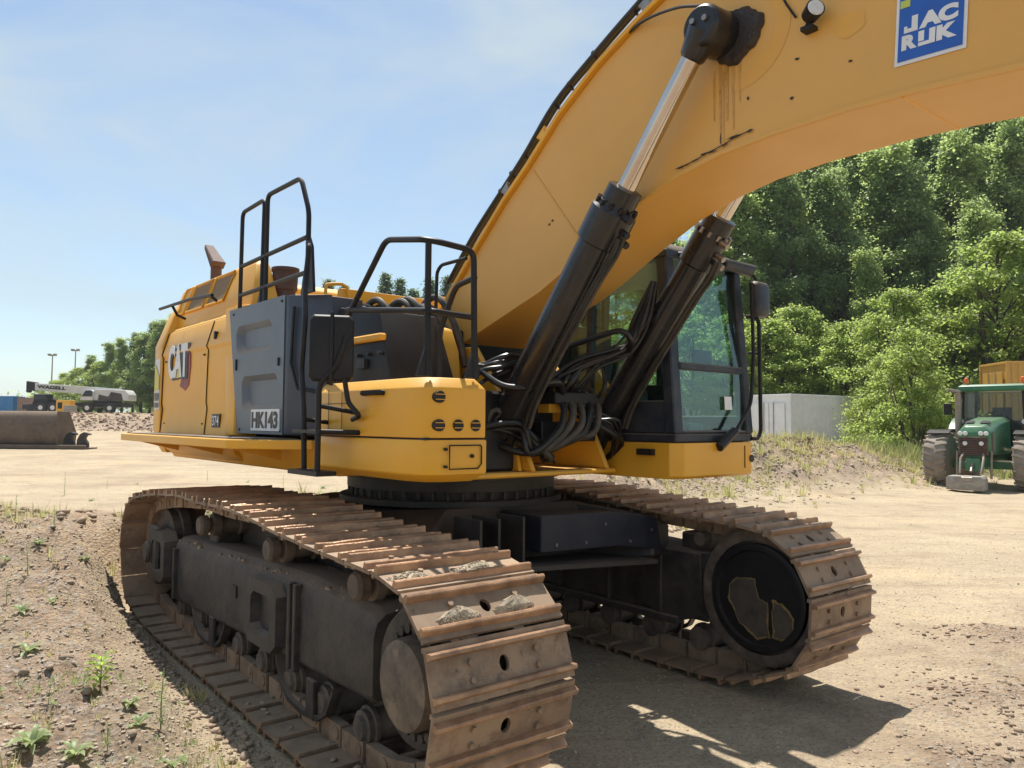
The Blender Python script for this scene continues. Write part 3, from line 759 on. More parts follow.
# ---- tool box in front --------------------------------------------------
def boxplan(e=0.0): return [(0.56, 1.505 + e), (1.66, 1.505 + e), (1.78, 1.47 + e), (1.83 + e, 1.40), (1.84 + e, 1.085), (0.56, 1.085)]
mb = MB()
lo = [u(f, r, 0) for f, r in boxplan()]
def zz(pts, z, ins=0.0, cx=1.2, cr=1.28):
    return [Vector((p.x + (-ins if p.x > cx else ins), p.y + (-ins if p.y > -cr else ins), z)) for p in pts]
mb.loft([zz(lo, 1.70), zz(lo, 1.975), zz(lo, 2.035, 0.045)])
tb = mb.build('tool_box', Y, EX, bevel=0.008, seg=2)
lo2 = [u(f, r, 0) for f, r in boxplan(0.012)]
mb = MB(); mb.loft([zz(lo2, 1.455, 0.06), zz(lo2, 1.50, 0.0), zz(lo2, 1.69)])
tb2 = mb.build('lower_tool_box', Y, EX, bevel=0.010, seg=2)
mb = MB(); mb.box(0.55, 1.80, -1.47, -1.1, 1.688, 1.702); mb.build('box_seam', BK, tb2)
def vent(rr_, z, parent):
    mb = MB(); F = 1.838
    mb.cyl(u(F - 0.03, rr_, z), u(F + 0.006, rr_, z), 0.033, n=24)
    v_ = mb.build('round_vent', BK, parent)
    mb = MB()
    for dz in (-0.014, 0.014): mb.box(F + 0.004, F + 0.010, -rr_ - 0.030, -rr_ + 0.030, z + dz - 0.002, z + dz + 0.002)
    mb.build('vent_bar', Y, parent)
vent(1.40, 1.925, tb)
for r_ in (1.40, 1.275, 1.155): vent(r_, 1.77, tb)
mb = MB()
F = 1.857
mb.tube([u(F, 1.345, 1.66), u(F, 1.13, 1.66), u(F, 1.125, 1.65), u(F, 1.125, 1.555), u(F, 1.15, 1.53), u(F, 1.345, 1.53), u(F, 1.345, 1.66)], 0.004, 6)
mb.cyl(u(F - .01, 1.19, 1.60), u(F + 0.006, 1.19, 1.60), 0.011, n=12); mb.cyl(u(F - .01, 1.37, 1.64), u(F + .008, 1.37, 1.64), 0.009, n=10); mb.cyl(u(F - .01, 1.37, 1.545), u(F + .008, 1.37, 1.545), 0.009, n=10)
mb.build('access_hatch', BK, tb2)
mb = MB(); mb.tube([u(1.22, 1.50, 1.955), u(1.22, 1.53, 1.955), u(1.24, 1.545, 1.955), u(1.40, 1.545, 1.955), u(1.42, 1.53, 1.955), u(1.42, 1.50, 1.955)], 0.016, 8)
mb.build('box_handle', BK, tb)
mb = MB()
mb.tube([u(0.74, 1.51, 1.72), u(0.74, 1.51, 1.99)], 0.002, 6); mb.tube([u(0.92, 1.51, 1.72), u(0.92, 1.51, 1.99)], 0.002, 6)
mb.tube([u(0.58, 1.51, 1.90), u(1.05, 1.51, 1.90)], 0.002, 6); mb.build('box_door_seam', BK, tb)

# black tank / tread panel beside the boom foot
mb = MB()
mb.prism([u(0.45, 1.34, 2.037), u(1.22, 1.34, 2.037), u(1.22, 0.85, 2.037), u(0.45, 0.85, 2.037)],
         [u(0.45, 1.30, 2.58), u(1.0, 1.30, 2.50), u(1.0, 0.85, 2.50), u(0.45, 0.85, 2.58)])
tk = mb.build('fuel_tank_cover', BK, EX, bevel=0.015, seg=2)
mb = MB(); mb.box(0.62, 1.10, -1.352, -1.30, 2.30, 2.345); mb.build('tank_cover_strip', Y, tk, bevel=0.01)
mb = MB()
for F_ in (0.66, 0.8, 0.94, 1.08): mb = MB(); mb.cyl(u(F_, 1.30, 2.22), u(F_, 1.352, 2.22), 0.012, n=8); mb.build('tank_bolt', M['navy'], tk)
mb = MB(); mb.box(0.82, 0.92, -1.36, -1.33, 2.13, 2.19); mb.build('tank_latch', M['navy'], tk)
mb = MB()
mb.loft([[u(f, r, z) for (f, z) in ((0.42, 2.04), (0.50, 2.38), (0.62, 2.50), (0.78, 2.46), (0.86, 2.3), (0.90, 2.04))] for r in (0.84, 0.56)])
mb.build('hose_guard', Y, EX, bevel=0.03, seg=3)
# thick hoses arching behind the tank
for i in range(9):
    x = -0.10 + 0.068 * i + 0.02 * math.sin(i * 2.3); r_ = 0.80 - 0.035 * i; mb = MB()
    hmax = 2.70 + 0.04 * math.sin(i * 1.7)
    mb.tube([u(x - 0.25, r_ + 0.1, 2.3), u(x - 0.16, r_ + .05, 2.58), u(x - 0.02, r_, hmax), u(x + 0.12, r_ - .03, hmax - .05), u(x + 0.24, r_ - .08, 2.44), u(x + 0.30, r_ - .1, 2.2)],
            0.026, 10, smooth=5)
    mb.build('arched_hose', M['palehose'] if i % 3 else M['hose'], EX)

# ---- rails -----------------------------------------------------------------
def rail(name, *paths, r=0.017, mat=BK):
    mb = MB()
    for p in paths:
        mb.tube(rounded(p), r, 10)
    return mb.build(name, mat, EX)
def rounded(pts, rad=0.06, k_=4):
    pts = [Vector(p) for p in pts]
    o = [pts[0]]
    for a, b_, c in zip(pts, pts[1:], pts[2:]):
        d1 = (a - b_); d2 = (c - b_); ra = min(rad, d1.length * 0.45, d2.length * 0.45)
        p1 = b_ + d1.normalized() * ra; p2 = b_ + d2.normalized() * ra
        for i in range(k_ + 1):
            t = i / k_; o.append(p1 * (1 - t) ** 2 + b_ * 2 * t * (1 - t) + p2 * t * t)
    o.append(pts[-1]); return o
q_ = 1.47
rail('top_handrail', [u(-0.97, q_, 2.66), u(-0.96, q_, 3.51), u(-0.50, q_, 3.52), u(-0.52, q_, 2.66)],
     [u(-0.97, q_, 3.06), u(0.28, q_, 3.08)], [u(-0.97, q_, 2.82), u(0.27, q_, 2.83)])
rail('top_handrail', [u(-0.44, q_, 2.68), u(-0.44, q_, 3.54), u(0.16, q_, 3.53), u(0.30, q_, 3.26), u(0.30, q_, 2.72)], r=0.018)
mb = MB()
mb.prism([u(0.20, 1.455, 2.68), u(0.40, 1.455, 2.68), u(0.36, 1.455, 3.0), u(0.31, 1.455, 3.08)], [u(0.20, 1.475, 2.68), u(0.40, 1.475, 2.68), u(0.36, 1.475, 3.0), u(0.31, 1.475, 3.08)])
mb.build('rail_foot', BK, EX); mb = MB()
mb.prism([u(-0.62, 1.455, 2.66), u(-0.42, 1.455, 2.66), u(-0.46, 1.455, 2.82), u(-0.54, 1.455, 2.82)], [u(-0.62, 1.475, 2.66), u(-0.42, 1.475, 2.66), u(-0.46, 1.475, 2.82), u(-0.54, 1.475, 2.82)])
mb.build('rail_foot', BK, EX)
# rail round the tool box
rail('box_handrail', [u(0.62, 1.46, 2.04), u(0.80, 1.46, 2.38), u(1.34, 1.46, 2.87), u(1.74, 1.46, 2.80), u(1.80, 1.40, 2.785), u(1.81, 1.16, 2.77), u(1.815, 1.15, 2.04)],
     [u(1.765, 1.44, 2.78), u(1.765, 1.44, 2.04)], [u(0.88, 1.46, 2.50), u(1.765, 1.45, 2.40), u(1.80, 1.42, 2.395), u(1.812, 1.15, 2.385)], r=0.018)
rail('inner_grab_rail', [u(1.43, 1.12, 2.04), u(1.42, 1.12, 2.34), u(1.58, 1.12, 2.60), u(1.80, 1.14, 2.62)], r=0.017)
rail('inner_grab_rail', [u(1.02, 0.88, 2.50), u(1.03, 0.88, 2.80), u(1.08, 0.88, 2.84), u(1.36, 0.88, 2.84)], r=0.012)
for (fa, ra, dx) in ((1.765, 1.44, 0), (1.815, 1.15, 0)):
    mb = MB()
    mb.prism([u(fa - 0.01, ra + 0.07, 2.037), u(fa - 0.01, ra - 0.03, 2.037), u(fa - 0.01, ra - 0.015, 2.24), u(fa - 0.01, ra + 0.0, 2.24)],
             [u(fa + 0.008, ra + 0.07, 2.037), u(fa + 0.008, ra - 0.03, 2.037), u(fa + 0.008, ra - 0.015, 2.24), u(fa + 0.008, ra + 0.0, 2.24)])
    mb.build('rail_foot', BK, EX)

# ---- ladder and mirror -----------------------------------------------------
mb = MB()
mb.tube(rounded([u(0.72, 1.66, 1.49), u(0.70, 1.66, 1.85), u(0.52, 1.60, 2.12), u(0.56, 1.60, 2.45), u(0.42, 1.54, 2.72), u(0.42, 1.52, 2.98), u(0.36, 1.50, 3.02)]), 0.018, 10)
mb.tube(rounded([u(1.05, 1.73, 1.48), u(1.05, 1.73, 2.02), u(1.12, 1.66, 2.10), u(1.13, 1.6, 2.3)]), 0.018, 10)
mb.tube([u(0.71, 1.66, 1.80), u(0.72, 1.50, 1.78)], 0.014, 8); mb.tube([u(1.05, 1.73, 1.88), u(1.10, 1.50, 1.84)], 0.014, 8)
mb.tube(rounded([u(1.16, 1.62, 2.04), u(1.17, 1.60, 1.9), u(1.24, 1.56, 1.82), u(1.10, 1.53, 1.80)], 0.03), 0.016, 8)
mb.box(0.70, 1.10, -1.76, -1.63, 1.462, 1.49); mb.box(0.70, 1.08, -1.74, -1.52, 1.715, 1.735)
mb.tube([u(1.06, 1.72, 1.725), u(1.14, 1.50, 1.72)], 0.016, 8)
lad = mb.build('step_ladder', BK, EX, bevel=0.003)
mb = MB()
mb.loft([[u(1.06 - sx * 0.06 * f + e * .9, 1.66 + sx * 0.118 * f + e * .45, 2.225 + sz * 0.20 * f) for sx, sz in ((-1, -.85), (-.8, -1), (.8, -1), (1, -.85), (1, .85), (.8, 1), (-.8, 1), (-1, .85))]
         for e, f in ((-0.03, 0.9), (-0.01, 1.0), (0.03, 1.0), (0.045, 0.93))])
mb.tube([u(1.105, 1.68, 2.0), u(1.105, 1.68, 2.44)], 0.013, 8)
mm = mb.build('side_mirror', BK, EX, bevel=0.008, seg=2)

# ---- cab -----------------------------------------------------------------
CR0, CR1 = 0.56, 1.53      # inner side R=-0.56, outer R=-1.53
mb = MB()
pl_ = [(0.20, -0.50), (1.86, -0.54), (1.93, -0.62), (1.93, -1.45), (1.84, -1.54), (0.20, -1.54)]
cp = lambda z, i=0: [u(f - (i if f > 1 else 0), r, z) for f, r in pl_]
mb.loft([cp(1.40, 0.03), cp(1.42), cp(1.655)])
cb = mb.build('cab_base', Y, EX, bevel=0.008, seg=2)
mb = MB(); mb.box(1.60, 1.74, 0.490, 0.50 + .03, 1.565, 1.61); mb.build('base_vent', BK, cb)
mb = MB(); mb.cyl(u(1.92, -1.45, 1.53), u(1.937, -1.45, 1.53), 0.028, n=16); mb.tube([u(1.932, -1.36, 1.63), u(1.932, -1.36, 1.46)], 0.004, 6); mb.build('base_lamp', BK, cb)
cab = None
mb = MB()
def bar(a, b_, w=0.04, d=None):
    mb.tube([a, b_], w, 4)
# corner posts (boxes drawn as prisms)
def post(p0, p1, wx, wy):
    l = lambda p: [Vector((p.x - wx, p.y - wy, p.z)), Vector((p.x + wx, p.y - wy, p.z)), Vector((p.x + wx, p.y + wy, p.z)), Vector((p.x - wx, p.y + wy, p.z))]
    mb.prism(l(p0), l(p1))
ZB, ZT = 1.66, 3.06
mb.box(0.22, 1.90, 0.56, 1.52, 1.658, 1.72)
post(u(1.86, -0.60, 1.72), u(1.74, -0.64, 3.02), 0.045, 0.05)
post(u(1.86, -1.48, 1.72), u(1.76, -1.46, 3.02), 0.045, 0.045)
post(u(0.28, -0.60, 1.72), u(0.36, -0.64, 3.02), 0.06, 0.04)
post(u(0.28, -1.48, 1.72), u(0.36, -1.46, 3.02), 0.06, 0.04)
post(u(1.02, -0.60, 1.72), u(1.02, -0.63, 3.02), 0.03, 0.03)
post(u(1.02, -1.49, 1.72), u(1.02, -1.47, 3.02), 0.03, 0.03)
mb.box(0.30, 1.88, 0.575, 0.62, 1.72, 1.96)        # lower side skirts
mb.box(0.30, 1.88, 1.46, 1.505, 1.72, 1.86)
mb.box(0.30, 1.00, 0.58, 0.615, 1.96, 2.10)
mb.box(1.80, 1.90, 0.65, 1.44, 1.72, 1.745)
mb.box(1.80, 1.875, 0.65, 1.44, 2.18, 2.235)       # cross bar between the two front panes
mb.box(0.32, 0.40, 0.64, 1.44, 1.72, 2.2)
cab = mb.build('cab_frame', M['navy'], EX, bevel=0.010)
mb = MB()
rf = lambda z, i: [u(0.24 + i, -0.58 - i, z), u(1.80 - i, -0.58 - i, z), u(1.80 - i, -1.52 + i, z), u(0.24 + i, -1.52 + i, z)]
mb.loft([rf(3.0, 0.0), rf(3.06, 0.0), rf(3.12, 0.06), rf(3.13, 0.12)])
mb.prism([u(1.74, -0.70, 3.03), u(1.97, -0.78, 3.0), u(1.97, -1.50, 3.0), u(1.74, -1.52, 3.03)], [u(1.74, -0.70, 3.065), u(1.97, -0.78, 3.03), u(1.97, -1.50, 3.03), u(1.74, -1.52, 3.065)])
mb.cyl(u(1.92, -1.10, 3.0), u(1.92, -1.47, 2.99), 0.045, n=14)
cr_ = mb.build('cab_roof', M['navy'], EX, bevel=0.01)
mb = MB(); mb.prism([u(0.5, -0.62, 3.131), u(1.6, -0.75, 3.131), u(1.6, -1.40, 3.131), u(0.5, -1.40, 3.131)], [u(0.5, -0.62, 3.145), u(1.6, -0.75, 3.145), u(1.6, -1.40, 3.145), u(0.5, -1.40, 3.145)])
mb.build('roof_hatch', M['cont'], cr_, bevel=0.004)
def pane(name, pts, parent=cab, e=0.006):
    mb = MB(); n = (Vector(pts[1]) - Vector(pts[0])).cross(Vector(pts[2]) - Vector(pts[0])).normalized() * e
    mb.prism(pts, [Vector(p) + n for p in pts]); return mb.build(name, M['glass'], parent)
pane('upper_front_window', [u(1.855, -0.65, 2.235), u(1.855, -1.43, 2.235), u(1.77, -1.42, 3.0), u(1.77, -0.68, 3.0)])
pane('lower_front_window', [u(1.87, -0.65, 1.745), u(1.87, -1.43, 1.745), u(1.855, -1.43, 2.18), u(1.855, -0.65, 2.18)])
pane('side_window', [u(1.05, -0.605, 1.96), u(1.82, -0.605, 1.96), u(1.72, -0.64, 3.0), u(1.05, -0.64, 3.0)])
pane('side_window', [u(0.34, -0.605, 2.10), u(0.99, -0.605, 2.10), u(0.99, -0.64, 3.0), u(0.40, -0.64, 3.0)])
pane('door_window', [u(1.05, -1.49, 1.86), u(1.82, -1.49, 1.86), u(1.73, -1.46, 3.0), u(1.05, -1.46, 3.0)])
pane('door_window', [u(0.34, -1.49, 1.86), u(0.99, -1.49, 1.86), u(0.99, -1.46, 3.0), u(0.40, -1.46, 3.0)])
pane('rear_window', [u(0.31, -0.66, 2.2), u(0.31, -1.42, 2.2), u(0.37, -1.42, 3.0), u(0.37, -0.66, 3.0)])
mb = MB()
mb.box(0.62, 1.06, 0.82, 1.28, 1.95, 2.08); mb.box(0.55, 0.66, 0.84, 1.26, 2.06, 2.62); mb.box(0.56, 0.64, 0.94, 1.16, 2.63, 2.80)
mb.box(0.70, 0.98, 0.9, 1.2, 1.73, 1.95)
mb.build('driver_seat', M['seat'], cab, bevel=0.035, seg=3)
mb = MB()
mb.box(0.70, 1.20, 0.68, 0.80, 1.73, 2.12); mb.box(0.70, 1.20, 1.30, 1.42, 1.73, 2.12)
mb.cyl(u(1.14, -0.74, 2.12), u(1.18, -0.74, 2.32), 0.022, n=10); mb.cyl(u(1.14, -1.36, 2.12), u(1.18, -1.36, 2.32), 0.022, n=10)
mb.build('control_console', BK, cab, bevel=0.02)
mb = MB()
for dy in (0.86, 0.97): mb.tube(rounded([u(1.48, -dy, 1.74), u(1.60, -dy, 1.92), u(1.56, -dy + .02, 2.16)]), 0.011, 8)
mb.build('travel_lever', BK, cab)
mb = MB(); mb.box(1.46, 1.62, 0.80, 0.90, 1.73, 1.84); mb.box(1.46, 1.62, 0.93, 1.03, 1.73, 1.83); mb.box(1.5, 1.6, 1.12, 1.3, 1.73, 1.80)
mb.build('foot_pedal', M['pump'], cab, bevel=0.02, seg=2)
mb = MB(); mb.box(1.55, 1.60, 1.20, 1.42, 2.20, 2.38); mb.build('display_screen', BK, cab, bevel=0.01)
mb = MB(); mb.prism([u(1.885, -1.17, 1.90), u(1.885, -1.26, 1.90), u(1.88, -1.26, 2.0), u(1.88, -1.17, 2.0)], [u(1.889, -1.17, 1.90), u(1.889, -1.26, 1.90), u(1.884, -1.26, 2.0), u(1.884, -1.17, 2.0)])
mb.build('window_sticker', M['letterwhite'], cab)
mb = MB()
mb.tube(rounded([u(1.93, -1.47, 2.9), u(1.95, -1.46, 2.3), u(1.95, -1.42, 1.95), u(1.95, -1.18, 1.70), u(1.95, -1.12, 1.66)]), 0.014, 8)
mb.tube([u(1.95, -1.2, 1.74), u(1.95, -1.0, 1.62)], 0.035, 8)
mb.build('wiper', BK, cab)
mb = MB()
mb.tube(rounded([u(1.86, -1.50, 2.64), u(1.92, -1.53, 2.64), u(1.94, -1.555, 2.6), u(1.94, -1.57, 1.74), u(1.93, -1.54, 1.68), u(1.90, -1.50, 1.68)], 0.05), 0.016, 8)
mb.tube([u(1.88, -1.50, 2.35), u(1.94, -1.56, 2.35)], 0.012, 8)
mb.tube(rounded([u(1.84, -1.5, 3.0), u(1.90, -1.56, 2.97), u(1.92, -1.57, 2.90)]), 0.012, 8)
mb.build('cab_grab_rail', BK, EX)
mb = MB()
mb.loft([[u(1.93 + e, -1.575 + sx * 0.10 * f, 2.775 + sz * 0.145 * f) for sx, sz in ((-1, -.8), (-.7, -1), (.7, -1), (1, -.8), (1, .8), (.7, 1), (-.7, 1), (-1, .8))]
         for e, f in ((-0.02, 0.95), (0.0, 1.0), (0.04, 0.9), (0.05, 0.6))])
cm = mb.build('cab_mirror', M['navy'], EX, bevel=0.006)

# ---- swing bearing and carbody ------------------------------------------------
mb = MB()
mb.lathe(u(0, 0, 1.17), u(0, 0, 1.40), [(0, .92), (0.18, .92), (0.2, .80), (0.45, .80), (0.47, .86), (0.8, .86), (0.82, 0.9), (1, 0.9)], 64)
for i in range(48):
    a = i / 48 * 2 * math.pi
    mb.cyl(u(math.cos(a) * .84, math.sin(a) * .84, 1.215), u(math.cos(a) * .84, math.sin(a) * .84, 1.27), 0.016, n=6)
mb.build('swing_bearing', M['carbody'], EX)
mb = MB()
mb.prism([k(0.95, 1.6, 0.78), k(1.35, 1.75, 0.72), k(2.55, 1.75, 0.72), k(2.75, 1.30, 0.80), k(3.0, 1.35, 0.80), k(2.95, 4.3, 0.80), k(2.55, 3.8, 0.72), k(1.35, 3.8, 0.72), k(0.75, 4.4, 0.78), k(0.5, 4.4, 0.78), k(0.5, 1.6, 0.78)],
         [k(0.95, 1.6, 1.02), k(1.35, 1.95, 1.17), k(2.55, 1.95, 1.17), k(2.8, 1.35, 1.10), k(3.0, 1.35, 1.02), k(2.95, 4.3, 1.02), k(2.55, 3.8, 1.16), k(1.35, 3.8, 1.16), k(0.75, 4.4, 1.0), k(0.5, 4.4, 1.0), k(0.5, 1.6, 1.0)])
car = mb.build('carbody', M['carbody'], EX, frame=TKM, bevel=0.015)
mb = MB()
mb.prism([k(1.78, 1.45, 0.90), k(2.45, 1.36, 0.90), k(2.86, 1.30, 0.84), k(2.86, 1.9, 0.84), k(1.78, 1.9, 0.90)],
         [k(1.78, 1.45, 1.155), k(2.45, 1.36, 1.15), k(2.80, 1.30, 1.09), k(2.80, 1.9, 1.09), k(1.78, 1.9, 1.16)])
cv = mb.build('carbody_cover', M['bluepanel'], car, bevel=0.008)
mb = MB()
for q, z in ((1.9, .95), (2.15, .95), (2.32, 1.07), (2.55, .93), (2.75, 1.0)):
    s_ = 1.45 - (q - 1.78) * 0.134
    mb.cyl(k(q, s_ + .01, z), k(q, s_ - 0.012, z), 0.013, n=8)
mb.build('cover_bolt', M['steel'], cv)
mb = MB()
mb.prism([k(1.2, 1.55, 0.80), k(2.75, 1.25, 0.76), k(2.8, 1.9, 0.76), k(1.2, 1.9, 0.80)], [k(1.2, 1.55, 0.83), k(2.75, 1.25, 0.79), k(2.8, 1.9, 0.79), k(1.2, 1.9, 0.83)])
for q in (1.3, 1.45, 1.66): mb.box(q, q + 0.02, 1.5, 1.8, 0.83, 1.15)
mb.build('carbody_rib', M['carbody'], car)

# ---- tracks -----------------------------------------------------------------
def track_path():
    pts = []
    cs, ci, Rt = (0.525, 0.615), (4.985, 0.60), 0.50
    for a in range(90, 236, 8): pts.append((cs[0] + Rt * math.cos(R(a)), cs[1] + Rt * math.sin(R(a))))
    pts += [(0.62, 0.075), (0.95, 0.045), (1.6, 0.04), (2.8, 0.04), (3.9, 0.04), (4.5, 0.045), (4.8, 0.08)]
    for a in range(-64, 92, 8): pts.append((ci[0] + Rt * math.cos(R(a)), ci[1] + Rt * math.sin(R(a))))
    pts += [(4.5, 1.165), (3.9, 1.21), (3.55, 1.225), (3.1, 1.215), (2.6, 1.225), (2.16, 1.21), (1.6, 1.165), (1.0, 1.135), (0.75, 1.13)]
    P = [Vector((0, s, z)) for s, z in pts]
    n = len(P); o = []
    for i in range(n):
        a, b_, c, d = P[i - 1], P[i], P[(i + 1) % n], P[(i + 2) % n]
        for j in range(4):
            t = j / 4
            o.append(0.5 * ((2 * b_) + (c - a) * t + (2 * a - 5 * b_ + 4 * c - d) * t * t + (3 * b_ - a - 3 * c + d) * t ** 3))
    return o
PATH = track_path()
def place_along(n, off):
    P = PATH + [PATH[0]]
    cum = [0]
    for a, b_ in zip(P, P[1:]): cum.append(cum[-1] + (b_ - a).length)
    Ltot = cum[-1]; res = []
    def at_(d):
        d %= Ltot
        i = max(j for j in range(len(cum) - 1) if cum[j] <= d)
        t = (d - cum[i]) / (cum[i + 1] - cum[i]); return P[i].lerp(P[i + 1], t)
    pitch = Ltot / n
    for i in range(n):
        d = off + i * pitch
        a, b_ = at_(d - pitch * 0.45), at_(d + pitch * 0.45)
        res.append(((a + b_) / 2 * 0.5 + at_(d) * 0.5, (b_ - a).normalized()))
    return res, pitch
NSH = 46
Wd = 0.75
def shoe_mesh(pitch, variant=0):
    """local: x across, y along the path, z outward; origin on the plate's outer surface"""
    mb = MB(); b = mb.b
    h = pitch * 0.468; t = 0.018
    # plate with a hole
    x0, x1 = -Wd / 2, Wd / 2
    oc = [(0.026 * math.cos(R(a)) * 1.0, 0.034 * math.sin(R(a))) for a in (0, 22.5, 45, 67.5, 90, 112.5, 135, 157.5, 180, 202.5, 225, 247.5, 270, 292.5, 315, 337.5)]
    outer = []
    for ax_, ay in oc:
        s_ = 1e9
        dx, dy = ax_ / 0.026, ay / 0.034
        kx = (h * 0.45 / abs(dx)) if abs(dx) > 1e-6 else 1e9; ky = (h * 0.45 / abs(dy)) if abs(dy) > 1e-6 else 1e9
        s_ = min(kx, ky); outer.append((dx * s_, dy * s_))
    hv = lambda p, z: b.verts.new((p[0], p[1], z))
    it, ib = [hv(p, 0) for p in oc], [hv(p, -t) for p in oc]
    ot, ob = [hv(p, 0) for p in outer], [hv(p, -t) for p in outer]
    n = 16
    for i in range(n):
        j = (i + 1) % n
        mb._f([it[i], it[j], ot[j], ot[i]]); mb._f([ib[j], ib[i], ob[i], ob[j]]); mb._f([it[j], it[i], ib[i], ib[j]])
    w = h * 0.45; hh = h * 0.45
    for (xa, xb, ya, yb) in ((x0, -w, -h, h), (w, x1, -h, h), (-w, w, hh, h), (-w, w, -h, -hh)):
        mb.box(xa, xb, ya, yb, -t, 0)
    # grousers (steel polished by wear)
    mb.mi = 1
    for yc, hg in ((-0.083, 0.036), (0.083, 0.030)):
        wv = [rng.uniform(-0.003, 0.003) for _ in range(9)]
        loops = []
        for i in range(9):
            x = x0 + (x1 - x0) * i / 8
            hgi = hg + wv[i]
            loops.append([Vector((x, yc - 0.017, -0.002)), Vector((x, yc + 0.017, -0.002)), Vector((x, yc + 0.010, hgi - .003)), Vector((x, yc + 0.005, hgi)), Vector((x, yc - 0.006, hgi)), Vector((x, yc - 0.011, hgi - .004))])
        mb.loft(loops)
    mb.mi = 0
    mb.box(x0 + 0.004, x1 - 0.004, -h, -h + 0.022, -t - 0.017, -t - 0.001)
    # links and bolts
    for sx in (-1, 1):
        xl = sx * 0.125
        mb.box(xl - 0.028, xl + 0.028, -h - 0.025, h * 0.7, -0.13, -t - 0.002)
        mb.cyl((xl - 0.035, -h * 0.8, -0.085), (xl + 0.035, -h * 0.8, -0.085), 0.035, n=10)
        for yy in (-0.03, 0.04):
            mb.cyl((xl + sx * 0.05, yy, -0.002), (xl + sx * 0.05, yy, 0.016), 0.014, n=6)
    mb.cyl((-0.15, -h * 0.8, -0.085), (0.15, -h * 0.8, -0.085), 0.022, n=10)
    bmesh.ops.recalc_face_normals(b, faces=b.faces)
    b.normal_update()
    me = bpy.data.meshes.new('track_shoe'); b.to_mesh(me); b.free()
    me.materials.append(M['shoe']); me.materials.append(M['grouser'])
    return me
def make_track(q0, off, lab):
    res, pitch = place_along(NSH, off)
    root = link('track_chain', None, EX, frame=TKM)
    root['label'] = lab
    for i, (p, d) in enumerate(res):
        me = SH[i % 3]
        nrm = Vector((0, d.z, -d.y))            # outward on a loop going anticlockwise in (s,z)
        X = Vector((1, 0, 0))
        jit = rng.uniform(-0.006, 0.006)
        Mx = Matrix(((1, 0, 0, q0 + Wd / 2 + jit), (0, d.y, nrm.y, p.y), (0, d.z, nrm.z, p.z), (0, 0, 0, 1)))
        sx = link('track_shoe', me, root, frame=TKM @ Mx)
_, PITCHT = place_along(NSH, 0)
SH = [shoe_mesh(PITCHT, i) for i in range(3)]
make_track(0.0, 0.10, 'near crawler chain in front of the photographer')
make_track(2.75, 0.02, 'far crawler chain under the cab')

